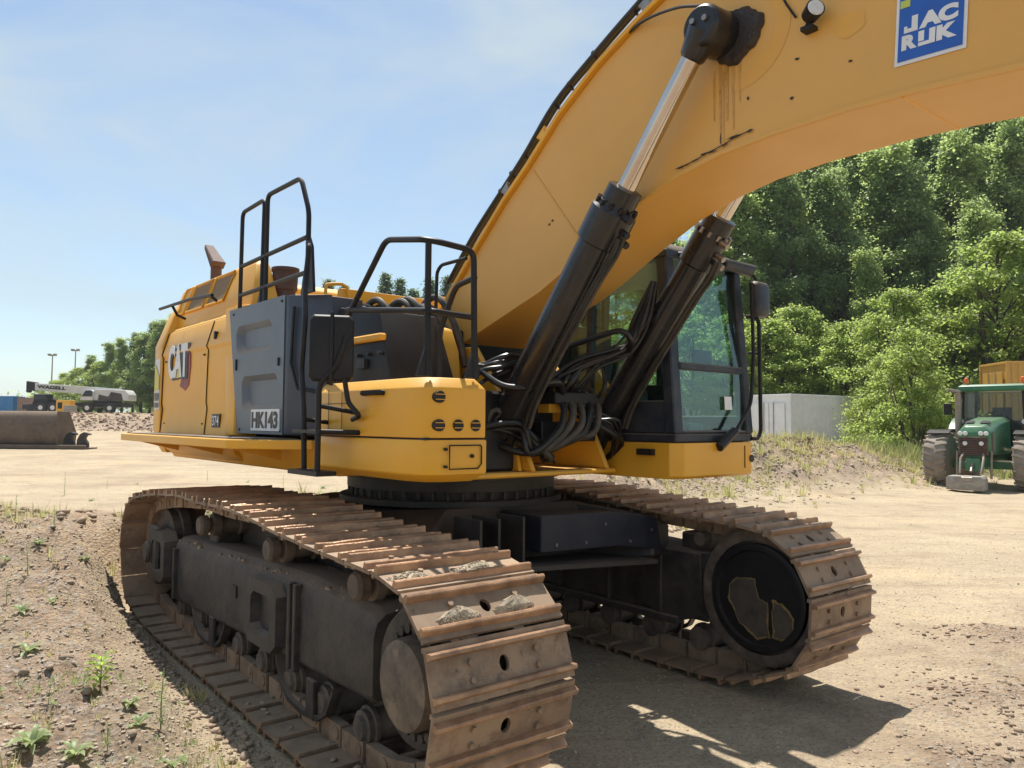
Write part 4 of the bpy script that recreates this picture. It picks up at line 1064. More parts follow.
def track_frame(q0, mirror=False, detail=True):
    """side frame with rollers, sprocket and idler; q0 = outer plane of the shoes"""
    fq = (lambda q: q0 + Wd - q) if mirror else (lambda q: q0 + q)
    mb = MB()
    # main beam: rounded top outer edge, tapering ends
    def sec(s, zt, zb, qo=0.19):
        zb += 0.05
        return [k(fq(qo), s, zb + 0.03), k(fq(qo), s, zt - 0.12), k(fq(qo + 0.02), s, zt - 0.05), k(fq(qo + 0.07), s, zt - 0.01), k(fq(qo + 0.14), s, zt), k(fq(0.55), s, zt - 0.02), k(fq(0.55), s, zb), k(fq(qo + 0.03), s, zb)]
    mb.loft([sec(0.86, 0.84, 0.36), sec(0.92, 0.87, 0.345), sec(1.7, 0.90, 0.32), sec(2.5, 0.875, 0.295), sec(3.4, 0.845, 0.255), sec(4.35, 0.81, 0.225), sec(4.42, 0.78, 0.26, 0.23)])
    mb.loft([sec(4.35, 0.74, 0.30, 0.25), sec(4.8, 0.72, 0.34, 0.26)])
    fr = mb.build('track_frame', M['frame'], EX, frame=TKM, bevel=0.012, seg=2)
    # cast brackets with a slot between raised lips, its inner shade painted as a black plate
    for sc, hgt in ((4.72, 0.18), (2.22, 0.175)):
        mb = MB(); qo = fq(0.13); qi = fq(0.24); zc = 0.60 if sc > 4 else 0.585
        w = 0.26
        def ringp(f, q): return [k(q, sc + f * a_ * w, zc + f * b_ * hgt * 1.15) for a_, b_ in ((-1, -.7), (-.7, -1), (.7, -1), (1, -.7), (1, .7), (.7, 1), (-.7, 1), (-1, .7))]
        mb.loft([ringp(1.1, qi), ringp(1.0, qo), ringp(0.62, qo)], cap=False)
        mb.loft([ringp(0.62, qo), ringp(0.55, qi), ringp(0.45, fq(0.29))], cap=False)
        br_ = mb.build('frame_bracket', M['frame'], fr, bevel=0.0)
        mb = MB(); mb.loft([ringp(0.60, fq(0.255)), ringp(0.60, fq(0.262))]); mb.build('bracket_shade_plate', BK, br_)  # black plate paints in the shade inside the bracket
    mb = MB()
    mb.box(min(fq(0.18), fq(0.20)), max(fq(0.18), fq(0.20)), 2.80, 2.88, 0.57, 0.65); mb.build('frame_slot', BK, fr)
    mb = MB()
    for s_, z0_, z1_ in ((4.25, 0.30, 0.72), (1.74, 0.34, 0.84), (1.82, 0.34, 0.84)):
        mb = MB(); a_, b_ = sorted((fq(0.155), fq(0.20))); mb.box(a_, b_, s_, s_ + 0.035, z0_, z1_)
        mb.build('frame_rib', M['frame'], fr, bevel=0.006)
    # carrier rollers
    for s_ in (0.99, 2.16, 3.55):
        mb = MB()
        zc = 0.985 if s_ > 1 else 0.96
        mb.lathe(k(fq(0.14), s_, zc), k(fq(0.60), s_, zc), [(0, 0.060), (0.04, 0.075), (0.14, 0.078), (0.16, 0.052), (0.20, 0.052), (0.22, 0.085), (0.34, 0.085), (0.36, 0.066), (0.64, 0.066), (0.66, 0.085), (0.8, 0.085), (0.82, 0.05), (1, 0.05)], 28)
        r_ = mb.build('carrier_roller', M['roller'], fr)
        mb = MB(); a_, b_ = sorted((fq(0.30), fq(0.50))); mb.box(a_, b_, s_ + 0.05, s_ + 0.25, 0.82, zc + 0.02)
        mb.build('roller_support', M['frame'], fr, bevel=0.015)
    # bottom rollers
    for i in range(8):
        s_ = 1.05 + i * 0.46
        mb = MB()
        mb.lathe(k(fq(0.215), s_, 0.225), k(fq(0.54), s_, 0.225), [(0, 0.055), (0.06, 0.065), (0.07, 0.088), (0.16, 0.088), (0.17, 0.105), (0.24, 0.105), (0.25, 0.085), (0.75, 0.085), (0.76, 0.105), (0.83, 0.105), (0.84, 0.085), (1, 0.085)], 28)
        mb.build('bottom_roller', M['roller'], fr)
    # curved roller guards
    for s_ in (1.7, 3.45):
        mb = MB()
        arc = [(s_ - 0.40, 0.33), (s_ - 0.32, 0.20), (s_ - 0.2, 0.13), (s_, 0.11), (s_ + 0.2, 0.13), (s_ + 0.32, 0.20), (s_ + 0.40, 0.33)]
        loops = []
        for (a_, z_) in arc:
            loops.append([k(fq(0.19), a_, z_), k(fq(0.25), a_, z_), k(fq(0.25), a_, z_ + 0.03), k(fq(0.19), a_, z_ + 0.03)])
        mb.loft(loops); mb.build('roller_guard', M['frame'], fr)
        mb = MB()
        a_, b_ = sorted((fq(0.185), fq(0.21)))
        for ds in (-0.12,): mb.box(a_, b_, s_ + ds - .05, s_ + ds + .05, 0.125, 0.34)
        mb.build('guard_plate', M['frame'], fr, bevel=0.004)
    # idler wheel
    mb = MB()
    mb.lathe(k(fq(0.24), 4.99, 0.60), k(fq(0.52), 4.99, 0.60), [(0, 0.12), (0.05, 0.16), (0.1, 0.30), (0.12, 0.375), (0.36, 0.375), (0.38, 0.41), (0.62, 0.41), (0.64, 0.375), (0.88, 0.375), (0.9, 0.3), (0.95, 0.16), (1, 0.12)], 48)
    mb.build('idler_wheel', M['roller'], fr)
    mb = MB()
    a_, b_ = sorted((fq(0.14), fq(0.22))); mb.box(a_, b_, 4.75, 5.05, 0.34, 0.84)
    mb.cyl(k(fq(0.10), 4.99, 0.60), k(fq(0.22), 4.99, 0.60), 0.10, n=20)
    mb.build('idler_yoke', M['frame'], fr, bevel=0.02)
    # sprocket with teeth
    mb = MB(); S0 = (0.50, 0.62)
    prof_ = []
    nt_ = 42
    for side in (0, 1):
        pass
    def tooth(q):
        o = []
        for i in range(nt_ * 2):
            r_ = 0.395 if i % 2 == 0 else 0.36
            for d_ in (-0.25, 0.25):
                a_ = (i + d_) / (nt_ * 2) * 2 * math.pi
                o.append(k(q, S0[0] + r_ * math.cos(a_), S0[1] + r_ * math.sin(a_)))
        return o
    mb.loft([tooth(fq(0.33)), tooth(fq(0.42))])
    mb.lathe(k(fq(0.20), *S0), k(fq(0.60), *S0), [(0, 0.30), (0.15, 0.34), (0.9, 0.34), (1, 0.30)], 40)
    mb.build('drive_sprocket', M['frame'], fr)
    mb = MB()
    C1 = (0.415, 0.635)
    mb.lathe(k(fq(0.26), *C1), k(fq(0.075), *C1), [(0, 0.215), (0.3, 0.215), (0.35, 0.20), (0.75, 0.20), (0.92, 0.192), (1, 0.15)], 40)
    mb.build('final_drive_cover', M['cover'], fr)
    mb = MB()
    for i in range(24):
        a_ = i / 24 * 2 * math.pi
        p_ = (C1[0] + 0.232 * math.cos(a_), C1[1] + 0.232 * math.sin(a_))
        mb.cyl(k(fq(0.26), *p_), k(fq(0.15), *p_), 0.022, n=10)
    mb.build('drive_bolt', M['frame'], fr)
    return fr
fr1 = track_frame(0.0)
fr2 = track_frame(2.75, mirror=True)
# inside face of the far drive: black guard disc with two worn openings
mb = MB()
Q = 2.86; Cc = (0.50, 0.63)
mb.lathe(k(Q + 0.16, *Cc), k(Q, *Cc), [(0, 0.30), (0.6, 0.33), (0.7, 0.36), (0.95, 0.36), (1.0, 0.345), (0.99, 0.315), (0.86, 0.305), (0.86, 0.02)], 56)
mb.build('motor_guard', M['black'], fr2)
mb = MB(); mb.lathe(k(Q + 0.10, *Cc), k(Q + 0.02, *Cc), [(0, 0.44), (0.5, 0.455), (0.9, 0.45), (1, 0.43), (0.95, 0.375), (0.6, 0.372), (0.6, 0.02)], 56); mb.build('drive_rim', M['roller'], fr2)
for kk, shp in enumerate(([(-0.05, 0.12), (0.05, 0.15), (0.0, 0.0), (-0.1, -0.03), (-0.11, -0.28), (0.02, -0.30), (0.2, -0.16), (0.26, 0.02), (0.2, 0.12), (0.08, 0.15)],
                          [(-0.14, 0.0), (-0.22, -0.02), (-0.3, -0.1), (-0.29, -0.22), (-0.24, -0.28), (-0.14, -0.27), (-0.13, -0.12)])):
    if kk == 0: shp = [(0.02, 0.14), (0.0, 0.0), (-0.09, -0.03), (-0.10, -0.28), (0.0, -0.31), (0.16, -0.22), (0.25, -0.06), (0.26, 0.04), (0.2, 0.11), (0.1, 0.13)]
    dense = []
    for (a0_, b0_), (a1_, b1_) in zip(shp, shp[1:] + shp[:1]):
        for t_ in (0, .25, .5, .75):
            dense.append((a0_ + (a1_ - a0_) * t_ + random.uniform(-.008, .008), b0_ + (b1_ - b0_) * t_ + random.uniform(-.008, .008)))
    pts = [k(Q + 0.018, Cc[0] + a_ * .87, Cc[1] + b_ * .87) for a_, b_ in dense]
    mb = MB(); mb.poly(pts); mb.b.faces.ensure_lookup_table()
    mb.build('guard_recess', M['guardsteel'], fr2)
    mb = MB(); mb.tube(pts + [pts[0]], [random.uniform(.002, .009) for _ in range(30)], 6); mb.build('recess_edge', M['wornyellow'], fr2)
mb = MB()
mb.box(2.94, 3.10, 0.95, 4.9, 0.36, 0.86); mb.box(2.90, 2.96, 1.2, 4.4, 0.30, 0.36)
for s_ in (1.35, 1.9, 2.5, 3.1): mb.box(2.90, 2.95, s_, s_ + 0.04, 0.36, 0.82)
mb.prism([k(2.92, .98, .40), k(2.92, 1.28, .30), k(2.92, 1.6, .42), k(2.92, 1.5, .85), k(2.92, 1.0, .85)], [k(2.96, .98, .40), k(2.96, 1.28, .30), k(2.96, 1.6, .42), k(2.96, 1.5, .85), k(2.96, 1.0, .85)])
mb.build('inner_frame_plate', M['frame'], fr2, bevel=0.01)

# ---- boom -------------------------------------------------------------------
low = [(0.10, 2.15), (0.27, 2.30), (0.75, 2.46), (1.43, 2.68), (1.64, 2.775), (2.0, 2.96), (2.3, 3.10), (2.6, 3.19), (2.87, 3.24), (3.2, 3.262), (3.6, 3.265), (3.9, 3.25), (4.3, 3.215), (5.0, 3.08), (6.2, 2.78)]
upp = [(-0.06, 2.34), (0.10, 2.44), (0.42, 2.80), (0.74, 3.10), (1.06, 3.38), (1.33, 3.58), (1.64, 3.84), (1.98, 4.05), (2.31, 4.20), (2.5, 4.27), (3.0, 4.42), (3.5, 4.46), (4.0, 4.42), (4.8, 4.2), (6.3, 3.60)]
BH = 0.30
mb = MB()
n_ = len(low)
for s1 in (1, -1):
    Lw = [mb.b.verts.new(u(f, s1 * BH, z)) for f, z in low]; Uw = [mb.b.verts.new(u(f, s1 * BH, z)) for f, z in upp]
    if s1 == 1: L1, U1 = Lw, Uw
    else: L2, U2 = Lw, Uw
for i in range(n_ - 1):
    mb._f([L1[i], L1[i + 1], U1[i + 1], U1[i]]); mb._f([L2[i + 1], L2[i], U2[i], U2[i + 1]])
    mb._f([L1[i + 1], L1[i], L2[i], L2[i + 1]]); mb._f([U1[i], U1[i + 1], U2[i + 1], U2[i]])
mb._f([L1[0], U1[0], U2[0], L2[0]]); mb._f([L1[-1], L2[-1], U2[-1], U1[-1]])
boom = mb.build('boom', M['boomyellow'], EX, bevel=0.010, seg=2, ang=14)
# top flange plate standing proud of the side plates
mb = MB()
off = []
for i, (f, z) in enumerate(upp[1:-1], 1):
    a_, b_ = upp[i - 1], upp[i + 1]; d = Vector((b_[0] - a_[0], b_[1] - a_[1])).normalized(); off.append((f, z, -d.y, d.x))
lp = [[u(f + nx * .002, 0.335, z + nz_ * .002), u(f + nx * .035, 0.335, z + nz_ * .035), u(f + nx * .035, -0.335, z + nz_ * .035), u(f + nx * .002, -0.335, z + nz_ * .002)] for f, z, nx, nz_ in off]
mb.loft(lp); mb.build('boom_top_plate', Y, boom, bevel=0.004)
mb = MB()
offl = []
for i, (f, z) in enumerate(low[1:-1], 1):
    a_, b_ = low[i - 1], low[i + 1]; d = Vector((b_[0] - a_[0], b_[1] - a_[1])).normalized(); offl.append((f, z, -d.y, d.x))
lp = [[u(f + nx * .002, 0.308, z + nz_ * .002), u(f + nx * .024, 0.308, z + nz_ * .024), u(f + nx * .024, 0.298, z + nz_ * .024), u(f + nx * .002, 0.298, z + nz_ * .002)] for f, z, nx, nz_ in offl]
mb.loft(lp); mb.build('weld_seam', M['boomyellow'], boom)
mb = MB()
mb.tube([u(1.35, 0.302, 3.55), u(1.85, 0.302, 2.93)], 0.005, 6); mb.tube([u(4.38, 0.302, 3.25), u(4.46, 0.302, 4.3)], 0.008, 6)
mb.tube([u(3.85, -0.29, 3.2515), u(3.83, 0.29, 3.2535)], 0.006, 6)
mb.build('weld_seam', M['boomyellow'], boom)
# hydraulic lines following the top plate
def along(off_, r_, e0=0, e1=None, jit=0.0):
    pts = []
    for j, (f, z, nx, nz_) in enumerate(off[e0:e1]):
        w = off_ + jit * math.sin(j * 2.1)
        pts.append(u(f + nx * w, r_, z + nz_ * w))
    return pts
for j, (w, r_, rad, mt) in enumerate(((0.135, 0.29, 0.019, 'hose'), (0.12, 0.20, 0.017, 'hose'), (0.155, 0.24, 0.014, 'palehose'))):
    mb = MB(); mb.tube(along(w, r_, 1, 13, 0.012), rad, 10, smooth=5); mb.build('hydraulic_line', M[mt], boom)
for i_, (f, z, nx, nz_) in enumerate(off[3:11]):
    for tt in (0.0, 0.5):
        f2, z2 = f + 0.32 * tt * nz_, z - 0.32 * tt * nx
        if i_ % 2 == 0 or tt == 0.0:
            mb = MB()
            P = u(f2 + nx * 0.135, 0.28, z2 + nz_ * 0.135); D = Vector((nz_, 0, -nx))
            mb.cyl(P - D * 0.008, P + D * 0.008, 0.027, n=12); mb.cyl(P, P - Vector((nx, 0, nz_)) * 0.11, 0.008, n=6); mb.build('line_clamp', BK, boom)
for (i_, t_) in ((3, 0.2), (4, 0.7), (7, 0.3), (8, 0.6)):
    f, z, nx, nz_ = off[i_]; f += 0.3 * t_ * nz_; z -= 0.3 * t_ * nx
    mb = MB(); D = Vector((nz_, 0, -nx)); Nn = Vector((nx, 0, nz_)); P = u(f, 0.30, z) + Nn * 0.04
    Mx = Matrix((( D.x, 0, Nn.x, P.x), (0, 1, 0, P.y), (D.z, 0, Nn.z, P.z), (0, 0, 0, 1)))
    mb.box(-0.035, 0.035, -0.02, 0.05, 0, 0.05, Mx); mb.cyl(Mx @ Vector((-0.05, 0, 0.06)), Mx @ Vector((0.05, 0, 0.06)), 0.014, n=10)
    mb.build('line_fitting', M['steel'] if i_ != 4 else Y, boom, bevel=0.004)
mb = MB(); mb.tube([u(2.1, 0.27, 4.16), u(2.35, 0.34, 4.18), u(2.65, 0.40, 4.12), u(2.86, 0.42, 4.04)], 0.009, 8, smooth=5); mb.build('grease_line', M['hose'], boom)
# work light
mb = MB()
Pl = u(3.45, 0.37, 3.775); D = u(0.75, 0.55, 0.1).normalized()
mb.lathe(Pl - D * 0.05, Pl + D * 0.035, [(0, 0.022), (0.2, 0.04), (1, 0.046)], 20); wl = mb.build('work_light', BK, boom)
mb = MB(); mb.lathe(Pl + D * 0.036, Pl + D * 0.042, [(0, 0.040), (1, 0.036)], 20); mb.build('lamp_lens', M['lens'], wl) if False else mb.build('lamp_lens', M['lens'], boom)
mb = MB(); mb.box(3.38, 3.44, -0.36, -0.302, 3.71, 3.73); mb.tube([u(3.41, 0.30, 3.725), u(3.39, 0.34, 3.715), u(3.43, 0.37, 3.745)], 0.008, 6); mb.build('lamp_bracket', BK, boom)
mb = MB(); mb.tube([u(3.22, 0.304, 4.1), u(3.26, 0.306, 3.95), u(3.33, 0.31, 3.82)], 0.006, 6, smooth=3); mb.build('lamp_cable', BK, boom)
# sticker
S = DEC(3.80, 0.303, 3.395, R(-3.5))
mb = MB(); mb.box(0, 0.295, 0, 0.315, 0, 0.003, S); st_ = mb.build('sticker', M['letterwhite'], boom)
mb = MB(); mb.box(0.014, 0.281, 0.016, 0.300, 0.004, 0.006, S); mb.build('sticker_field', M['blue'], boom)
mb = MB()
text_bm(mb, 'AC', 0.158, 0.070, S @ Matrix.Translation((0.102, 0.138, 0.007)), 0.001, 0.07)
mb.box(0.070, 0.096, 0.138, 0.208, 0.007, 0.0081, S); mb.box(0.038, 0.0699, 0.138, 0.156, 0.007, 0.0081, S); mb.box(0.038, 0.052, 0.1561, 0.168, 0.007, 0.0081, S)
text_bm(mb, 'R', 0.066, 0.066, S @ Matrix.Translation((0.030, 0.062, 0.007)), 0.001, 0.07)
text_bm(mb, 'K', 0.082, 0.066, S @ Matrix.Translation((0.176, 0.062, 0.007)), 0.001, 0.07)
for (xa, xb, ya, yb) in ((0.101, 0.125, 0.083, 0.128), (0.101, 0.1459, 0.062, 0.078), (0.146, 0.171, 0.062, 0.128)):
    mb.box(xa, xb, ya, yb, 0.007, 0.0084, S)
mb.build('sticker_lettering', M['letterwhite'], boom, smooth=False)
mb = MB(); mb.box(0.018, 0.060, 0.255, 0.288, 0.007, 0.008, S); mb.build('sticker_patch', M['lime'], boom)
# grease, scuffs and a darker flow of oil under the pin
mb = MB()
def blob(c, rx, rz_, nn, seed, e=0.304, jag=0.25, mt='grease'):
    rr_ = random.Random(seed); mb = MB()
    mb.poly([u(c[0] + rx * math.cos(a) * (1 + rr_.uniform(-jag, jag)), e, c[1] + rz_ * math.sin(a) * (1 + rr_.uniform(-jag, jag))) for a in [i / nn * 2 * math.pi for i in range(nn)]])
    return mb.build('grease_stain' if mt == 'grease' else 'bright_paint_patch', M[mt], boom)
gm = MB(); gp_ = [u(2.985 + 0.155 * math.cos(a) * (1 + .07 * math.sin(3 * a + 1) + .045 * math.sin(7 * a) + .02 * math.sin(17 * a + 2)), 0.3045, 3.865 + 0.15 * math.sin(a) * (1 + .07 * math.sin(3 * a + 1) + .045 * math.sin(7 * a) + .02 * math.sin(17 * a + 2))) for a in [i / 90 * 2 * math.pi for i in range(90)]]
gm.prism(gp_, [Vector((p.x * .9 + 2.95 * .1, p.y - .03, p.z * .9 + 3.87 * .1)) for p in gp_]); gm.build('grease_ring', M['grease'], boom)

scr = [(2.62, 3.24), (2.72, 3.255), (2.80, 3.275), (2.90, 3.29), (2.98, 3.315), (3.06, 3.32)]
for i_, (f, z) in enumerate(scr): blob((f, z), 0.022 if i_ % 2 else 0.04, 0.006, 14, 20 + i_, 0.3115, 0.6)
blob((2.88, 3.33), 0.004, 0.03, 8, 50)
gm = MB(); gm.tube([u(f, 0.3105, z) for f, z in scr], 0.0028, 5); gm.build('scratch', M['grease'], boom)
for i_, (f, z) in enumerate(((3.33, 3.61), (3.05, 3.5), (3.3, 3.42), (3.9, 3.47), (1.55, 3.15), (1.52, 3.13), (3.6, 3.5), (4.3, 3.6), (4.33, 3.52))): blob((f, z), 0.010, 0.008, 8, 70 + i_, jag=.5)
mb = MB()      # paint kept bright under old covers
arcp = []
for a_ in range(-100, 75, 8): arcp.append((3.0 + 0.30 * math.cos(R(a_)), 3.86 + 0.30 * math.sin(R(a_))))
arci = [(3.0 + 0.21 * math.cos(R(a_)), 3.86 + 0.21 * math.sin(R(a_))) for a_ in range(74, -101, -8)]
for (p0_, p1_), (q0_, q1_) in zip(zip(arcp, arcp[1:]), zip(arci[::-1], arci[::-1][1:])):
    mb.poly([u(p0_[0], 0.3022, p0_[1]), u(p1_[0], 0.3022, p1_[1]), u(q1_[0], 0.3022, q1_[1]), u(q0_[0], 0.3022, q0_[1])])
blob((3.60, 3.68), 0.075, 0.06, 18, 91, 0.3022, 0.15, 'brightpaint')
mb.build('bright_paint_patch', M['brightpaint'], boom)
for i_, (f, z0, z1, w) in enumerate(((2.88, 3.78, 3.30, .010), (2.92, 3.78, 3.42, .014), (2.96, 3.78, 3.36, .009), (2.84, 3.72, 3.44, .007), (3.0, 3.80, 3.5, .008), (2.90, 3.7, 3.27, .004))):
    mb = MB(); mb.poly([u(f - w, 0.3035, z0), u(f + w, 0.3035, z0), u(f + w * .5, 0.3035, z1), u(f - w * .2, 0.3035, z1)])
    mb.build('oil_streak', M['stain'], boom)

# ---- boom cylinders -------------------------------------------------------------
def boom_cyl(sg):
    kr = 1.0 if sg > 0 else 0.84
    P0 = u(1.12, sg * 0.45 if sg > 0 else -0.50, 1.60); P1 = u(2.90, sg * 0.45 if sg > 0 else -0.50, 3.885)
    D = (P1 - P0); Lh = D.length; d = D.normalized()
    mb = MB()
    Lb = 1.61 / Lh
    mb.lathe(P0, P1, [(0.0, 0.09), (0.03, 0.115), (0.06, 0.122 * kr), (Lb, 0.122 * kr), (Lb + .004, 0.142 * kr), (Lb + 0.075, 0.142 * kr), (Lb + 0.09, 0.105), (Lb + 0.125, 0.105), (Lb + .128, 0.06)], 36)
    cb_ = mb.build('boom_cylinder', M['cylblack'], EX)
    mb = MB()
    mb.cyl(P0 + Vector((0, -0.10, 0)), P0 + Vector((0, 0.10, 0)), 0.13, n=28)
    mb.cyl(P0 + Vector((0, -0.15, 0)), P0 + Vector((0, 0.15, 0)), 0.06, n=20)
    mb.build('lower_eye', M['cylblack'], cb_)
    mb = MB()
    A_ = P0 + d * (Lh * Lb + 0.20)
    mb.lathe(A_, P1 - d * 0.05, [(0, 0.056), (1, 0.056)], 32); mb.build('cylinder_rod', M['chrome'], cb_)
    mb = MB()
    mb.lathe(P1 - d * 0.17, P1 - d * 0.02, [(0, 0.058), (0.1, 0.07), (0.6, 0.085), (1, 0.10)], 28)
    sy = -sg
    mb.lathe(P1 + Vector((0, -sy * 0.14, 0)), P1 + Vector((0, sy * 0.07, 0)), [(0, 0.12), (0.1, 0.125), (0.88, 0.115), (0.96, 0.105), (1, 0.095)], 32)
    mb.build('rod_eye', M['cylblack'], cb_)
    mb = MB()
    for i in range(3):
        a_ = 0.4 + i * 2.1
        c_ = P1 + Vector((math.cos(a_) * 0.045, sy * 0.07, math.sin(a_) * 0.045))
        mb.cyl(c_, c_ + Vector((0, sy * 0.014, 0)), 0.016, n=12)
    mb.build('pin_bolt', M['steel'], cb_)
    # flange bolts and ports at the gland
    mb = MB(); G = P0 + d * (Lh * Lb + 0.235)
    X = d.cross(Vector((0, 1, 0))).normalized(); Y2 = d.cross(X)
    for i in range(12):
        a_ = i / 12 * 2 * math.pi; p_ = P0 + d * (Lh * (Lb + .08)) + (X * math.cos(a_) + Y2 * math.sin(a_)) * 0.122
        mb.cyl(p_, p_ + d * 0.035, 0.013, n=6)
    mb.build('gland_bolt', M['steel'] if sg < 0 else BK, cb_); mb = MB()
    for t_, a_ in ((Lb + .03, 0.9), (Lb + 0.05, 1.6), (Lb + .08, 2.3)):
        o_ = (X * math.cos(a_) * sy + Y2 * math.sin(a_))
        p_ = P0 + d * Lh * t_ - X * 0.14
        mb.cyl(p_ - X * -0.02 + Y2 * (a_ - 1.6) * .05, p_ - X * 0.045 + Y2 * (a_ - 1.6) * .05, 0.022, n=8)
    mb.build('oil_port', M['steel'] if sg < 0 else BK, cb_)
    # steel pipe running down the underside
    for kx, off_ in enumerate((0.0, 0.045)):
        mb = MB()
        X2 = -X if X.z > 0 else X
        a0 = P0 + d * (Lh * (Lb + 0.04)) + X2 * 0.17 + Y2 * off_
        pts = [a0, a0 - d * 0.12 + X2 * 0.01, P0 + d * (Lh * Lb - 0.25) + X2 * 0.16 + Y2 * off_, P0 + d * 0.6 + X2 * 0.155 + Y2 * off_, P0 + d * 0.35 + X2 * 0.2 + Y2 * off_]
        mb.tube(pts, 0.014, 8, smooth=4); mb.build('cylinder_pipe', M['hose'] if kx else M['palehose'], cb_)
    return cb_
boom_cyl(1); boom_cyl(-1)

# ---- valve block and hoses at the boom foot -------------------------------------
mb = MB()
mb.box(1.30, 1.50, -0.22, 0.24, 1.92, 2.00); mb.box(1.18, 1.40, -0.25, 0.28, 1.66, 1.80)
mb.box(1.05, 1.3, -0.30, -0.05, 1.80, 2.1)
for i in range(7): mb.cyl(u(1.42, -0.2 + i * 0.065, 2.0), u(1.42, -0.2 + i * 0.065, 2.04), 0.02, n=8)
mb.build('valve_block', BK, EX, bevel=0.008)
mb = MB()
mb.box(1.2, 1.42, -0.20, -0.02, 1.86, 1.99); mb.build('valve_bracket', Y, EX, bevel=0.004)
mb = MB(); mb.prism([u(1.28, .42, 1.463), u(1.36, .42, 1.463), u(1.30, .42, 1.70)], [u(1.28, .39, 1.463), u(1.36, .39, 1.463), u(1.30, .39, 1.70)])
mb.build('foot_plate', Y, EX, bevel=0.004)
rh = random.Random(4)
def hose(pts, r_, mt='hose', sm=6):
    mb = MB(); mb.tube(pts, r_, 10, smooth=sm); mb.build('hydraulic_hose', M[mt], EX)
def jit(p, a): return Vector((p[0] + rh.uniform(-a, a), p[1] + rh.uniform(-a, a), p[2] + rh.uniform(-a, a)))
for i in range(5):      # thick dusty hoses sagging from the valve block
    r0 = -0.20 + i * 0.085; e_ = rh.uniform(-.04, .04)
    hose([u(1.44, r0, 1.96), u(1.52, r0 + .02, 1.88), jit(u(1.55, r0 + .10 + e_, 1.74), .02), jit(u(1.48, r0 + .24, 1.66 - .02 * i), .02), jit(u(1.34, r0 + .36, 1.62), .03), u(1.22, r0 + .36, 1.68)], 0.024 + .004 * (i % 2), 'palehose' if i in (0, 2, 3) else 'hose')
for i in range(4):
    r0 = -0.16 + i * 0.085
    fitm = MB(); fitm.cyl(u(1.43, r0, 1.97), u(1.46, r0, 1.90), 0.034, n=12); fitm.cyl(u(1.40, r0, 2.0), u(1.43, r0, 1.97), 0.026, n=6); fitm.build('hose_fitting', M['exhaust'], EX)
for i in range(13):      # bundle sweeping up to the far cylinder
    r0 = rh.uniform(-.22, .26); z_ = rh.uniform(1.92, 2.06); f0 = rh.uniform(1.28, 1.44)
    hose([u(f0, r0, z_), jit(u(f0 + .10, r0 - .02, z_ + .12), .04), jit(u(1.56, r0 * .5 - .10, 2.22), .06), jit(u(1.66, -0.28, 2.34), .05), jit(u(1.76, -0.36, 2.52), .05), u(1.86, -0.38 + rh.uniform(-.03, .03), 2.78)], rh.choice((0.009, 0.012, 0.016, 0.019)))
for i in range(9):      # loops round the near cylinder
    a_ = rh.uniform(-.05, .05)
    hose([jit(u(1.30, 0.12, 2.0), .08), jit(u(1.34, 0.32, 2.18), .07), jit(u(1.30, 0.55, 2.16 + a_), .05), jit(u(1.20, 0.68, 2.06 + a_), .05), jit(u(1.10, 0.66, 1.88), .05), jit(u(1.08, .5, 1.7), .06)], rh.choice((0.010, 0.014, 0.018)))
for i in range(8):      # tangle low down beside the tool box
    hose([jit(u(1.05, 0.74, 1.52), .05), jit(u(1.2, 0.70, 1.68), .06), jit(u(1.36, 0.55, 1.80), .08), jit(u(1.42, 0.36, 1.66), .08), jit(u(1.36, 0.15, 1.56), .05)], rh.choice((0.011, 0.015, 0.02)), 'palehose' if i % 4 == 0 else 'hose')
for i in range(5):
    hose([jit(u(1.2, -0.1, 2.1), .08), jit(u(1.4, -0.2, 1.9), .08), jit(u(1.5, -.35, 1.75), .06), jit(u(1.4, -.5, 1.62), .06), jit(u(1.25, -.55, 1.55), .05)], rh.choice((0.012, 0.018)))
hose([u(1.10, 0.62, 2.26), u(1.24, 0.66, 2.14), u(1.42, 0.62, 2.03), u(1.55, 0.5, 2.02), u(1.6, 0.3, 2.06), u(1.5, 0.15, 2.0)], 0.022)
hose([u(1.0, 0.2, 2.2), u(1.3, 0.05, 2.30), u(1.6, -0.05, 2.38), u(1.78, -0.12, 2.42), u(1.80, -0.2, 2.36), u(1.7, -.3, 2.3)], 0.020)
mb = MB(); mb.box(0.60, 1.30, -1.08, -0.40, 1.463, 2.0); mb.build('hydraulic_tank', BK, EX, bevel=0.02)

# gravel heaped on the front shoes
def heap(q, s, z, rx, rz_, hh, seed, lab):
    rr_ = random.Random(seed); mb = MB()
    n = 18
    loops = []
    for t, f in ((-0.3, 1.0), (0, 1.0), (0.35, 0.8), (0.7, 0.5), (0.95, 0.2)):
        loops.append([k(q + rx * f * math.cos(a) * (1 + rr_.uniform(-.15, .15)), s + rz_ * f * math.sin(a) * (1 + rr_.uniform(-.15, .15)), z + hh * t + rr_.uniform(-.004, .004)) for a in [i / n * 2 * math.pi for i in range(n)]])
    mb.loft(loops)
    for i in range(260):
        a = rr_.uniform(0, 2 * math.pi); t = rr_.random() ** 0.6; sz = rr_.uniform(.003, .0075)
        c_ = k(q + rx * t * math.cos(a), s + rz_ * t * math.sin(a), z + hh * (1 - t) * 0.95 + sz * .3)
        mb.prism([c_ + Vector((rr_.uniform(-1, 1) * sz + math.cos(b_) * sz, math.sin(b_) * sz, -sz)) for b_ in (0, 2.1, 4.2)], [c_ + Vector((math.cos(b_) * sz * .7, math.sin(b_) * sz * .7, sz)) for b_ in (0.4, 2.5, 4.6)])
    o = mb.build('gravel_heap', M['gravelheap'], None, frame=TKM, smooth=False)
    tag(o, lab, 'gravel')
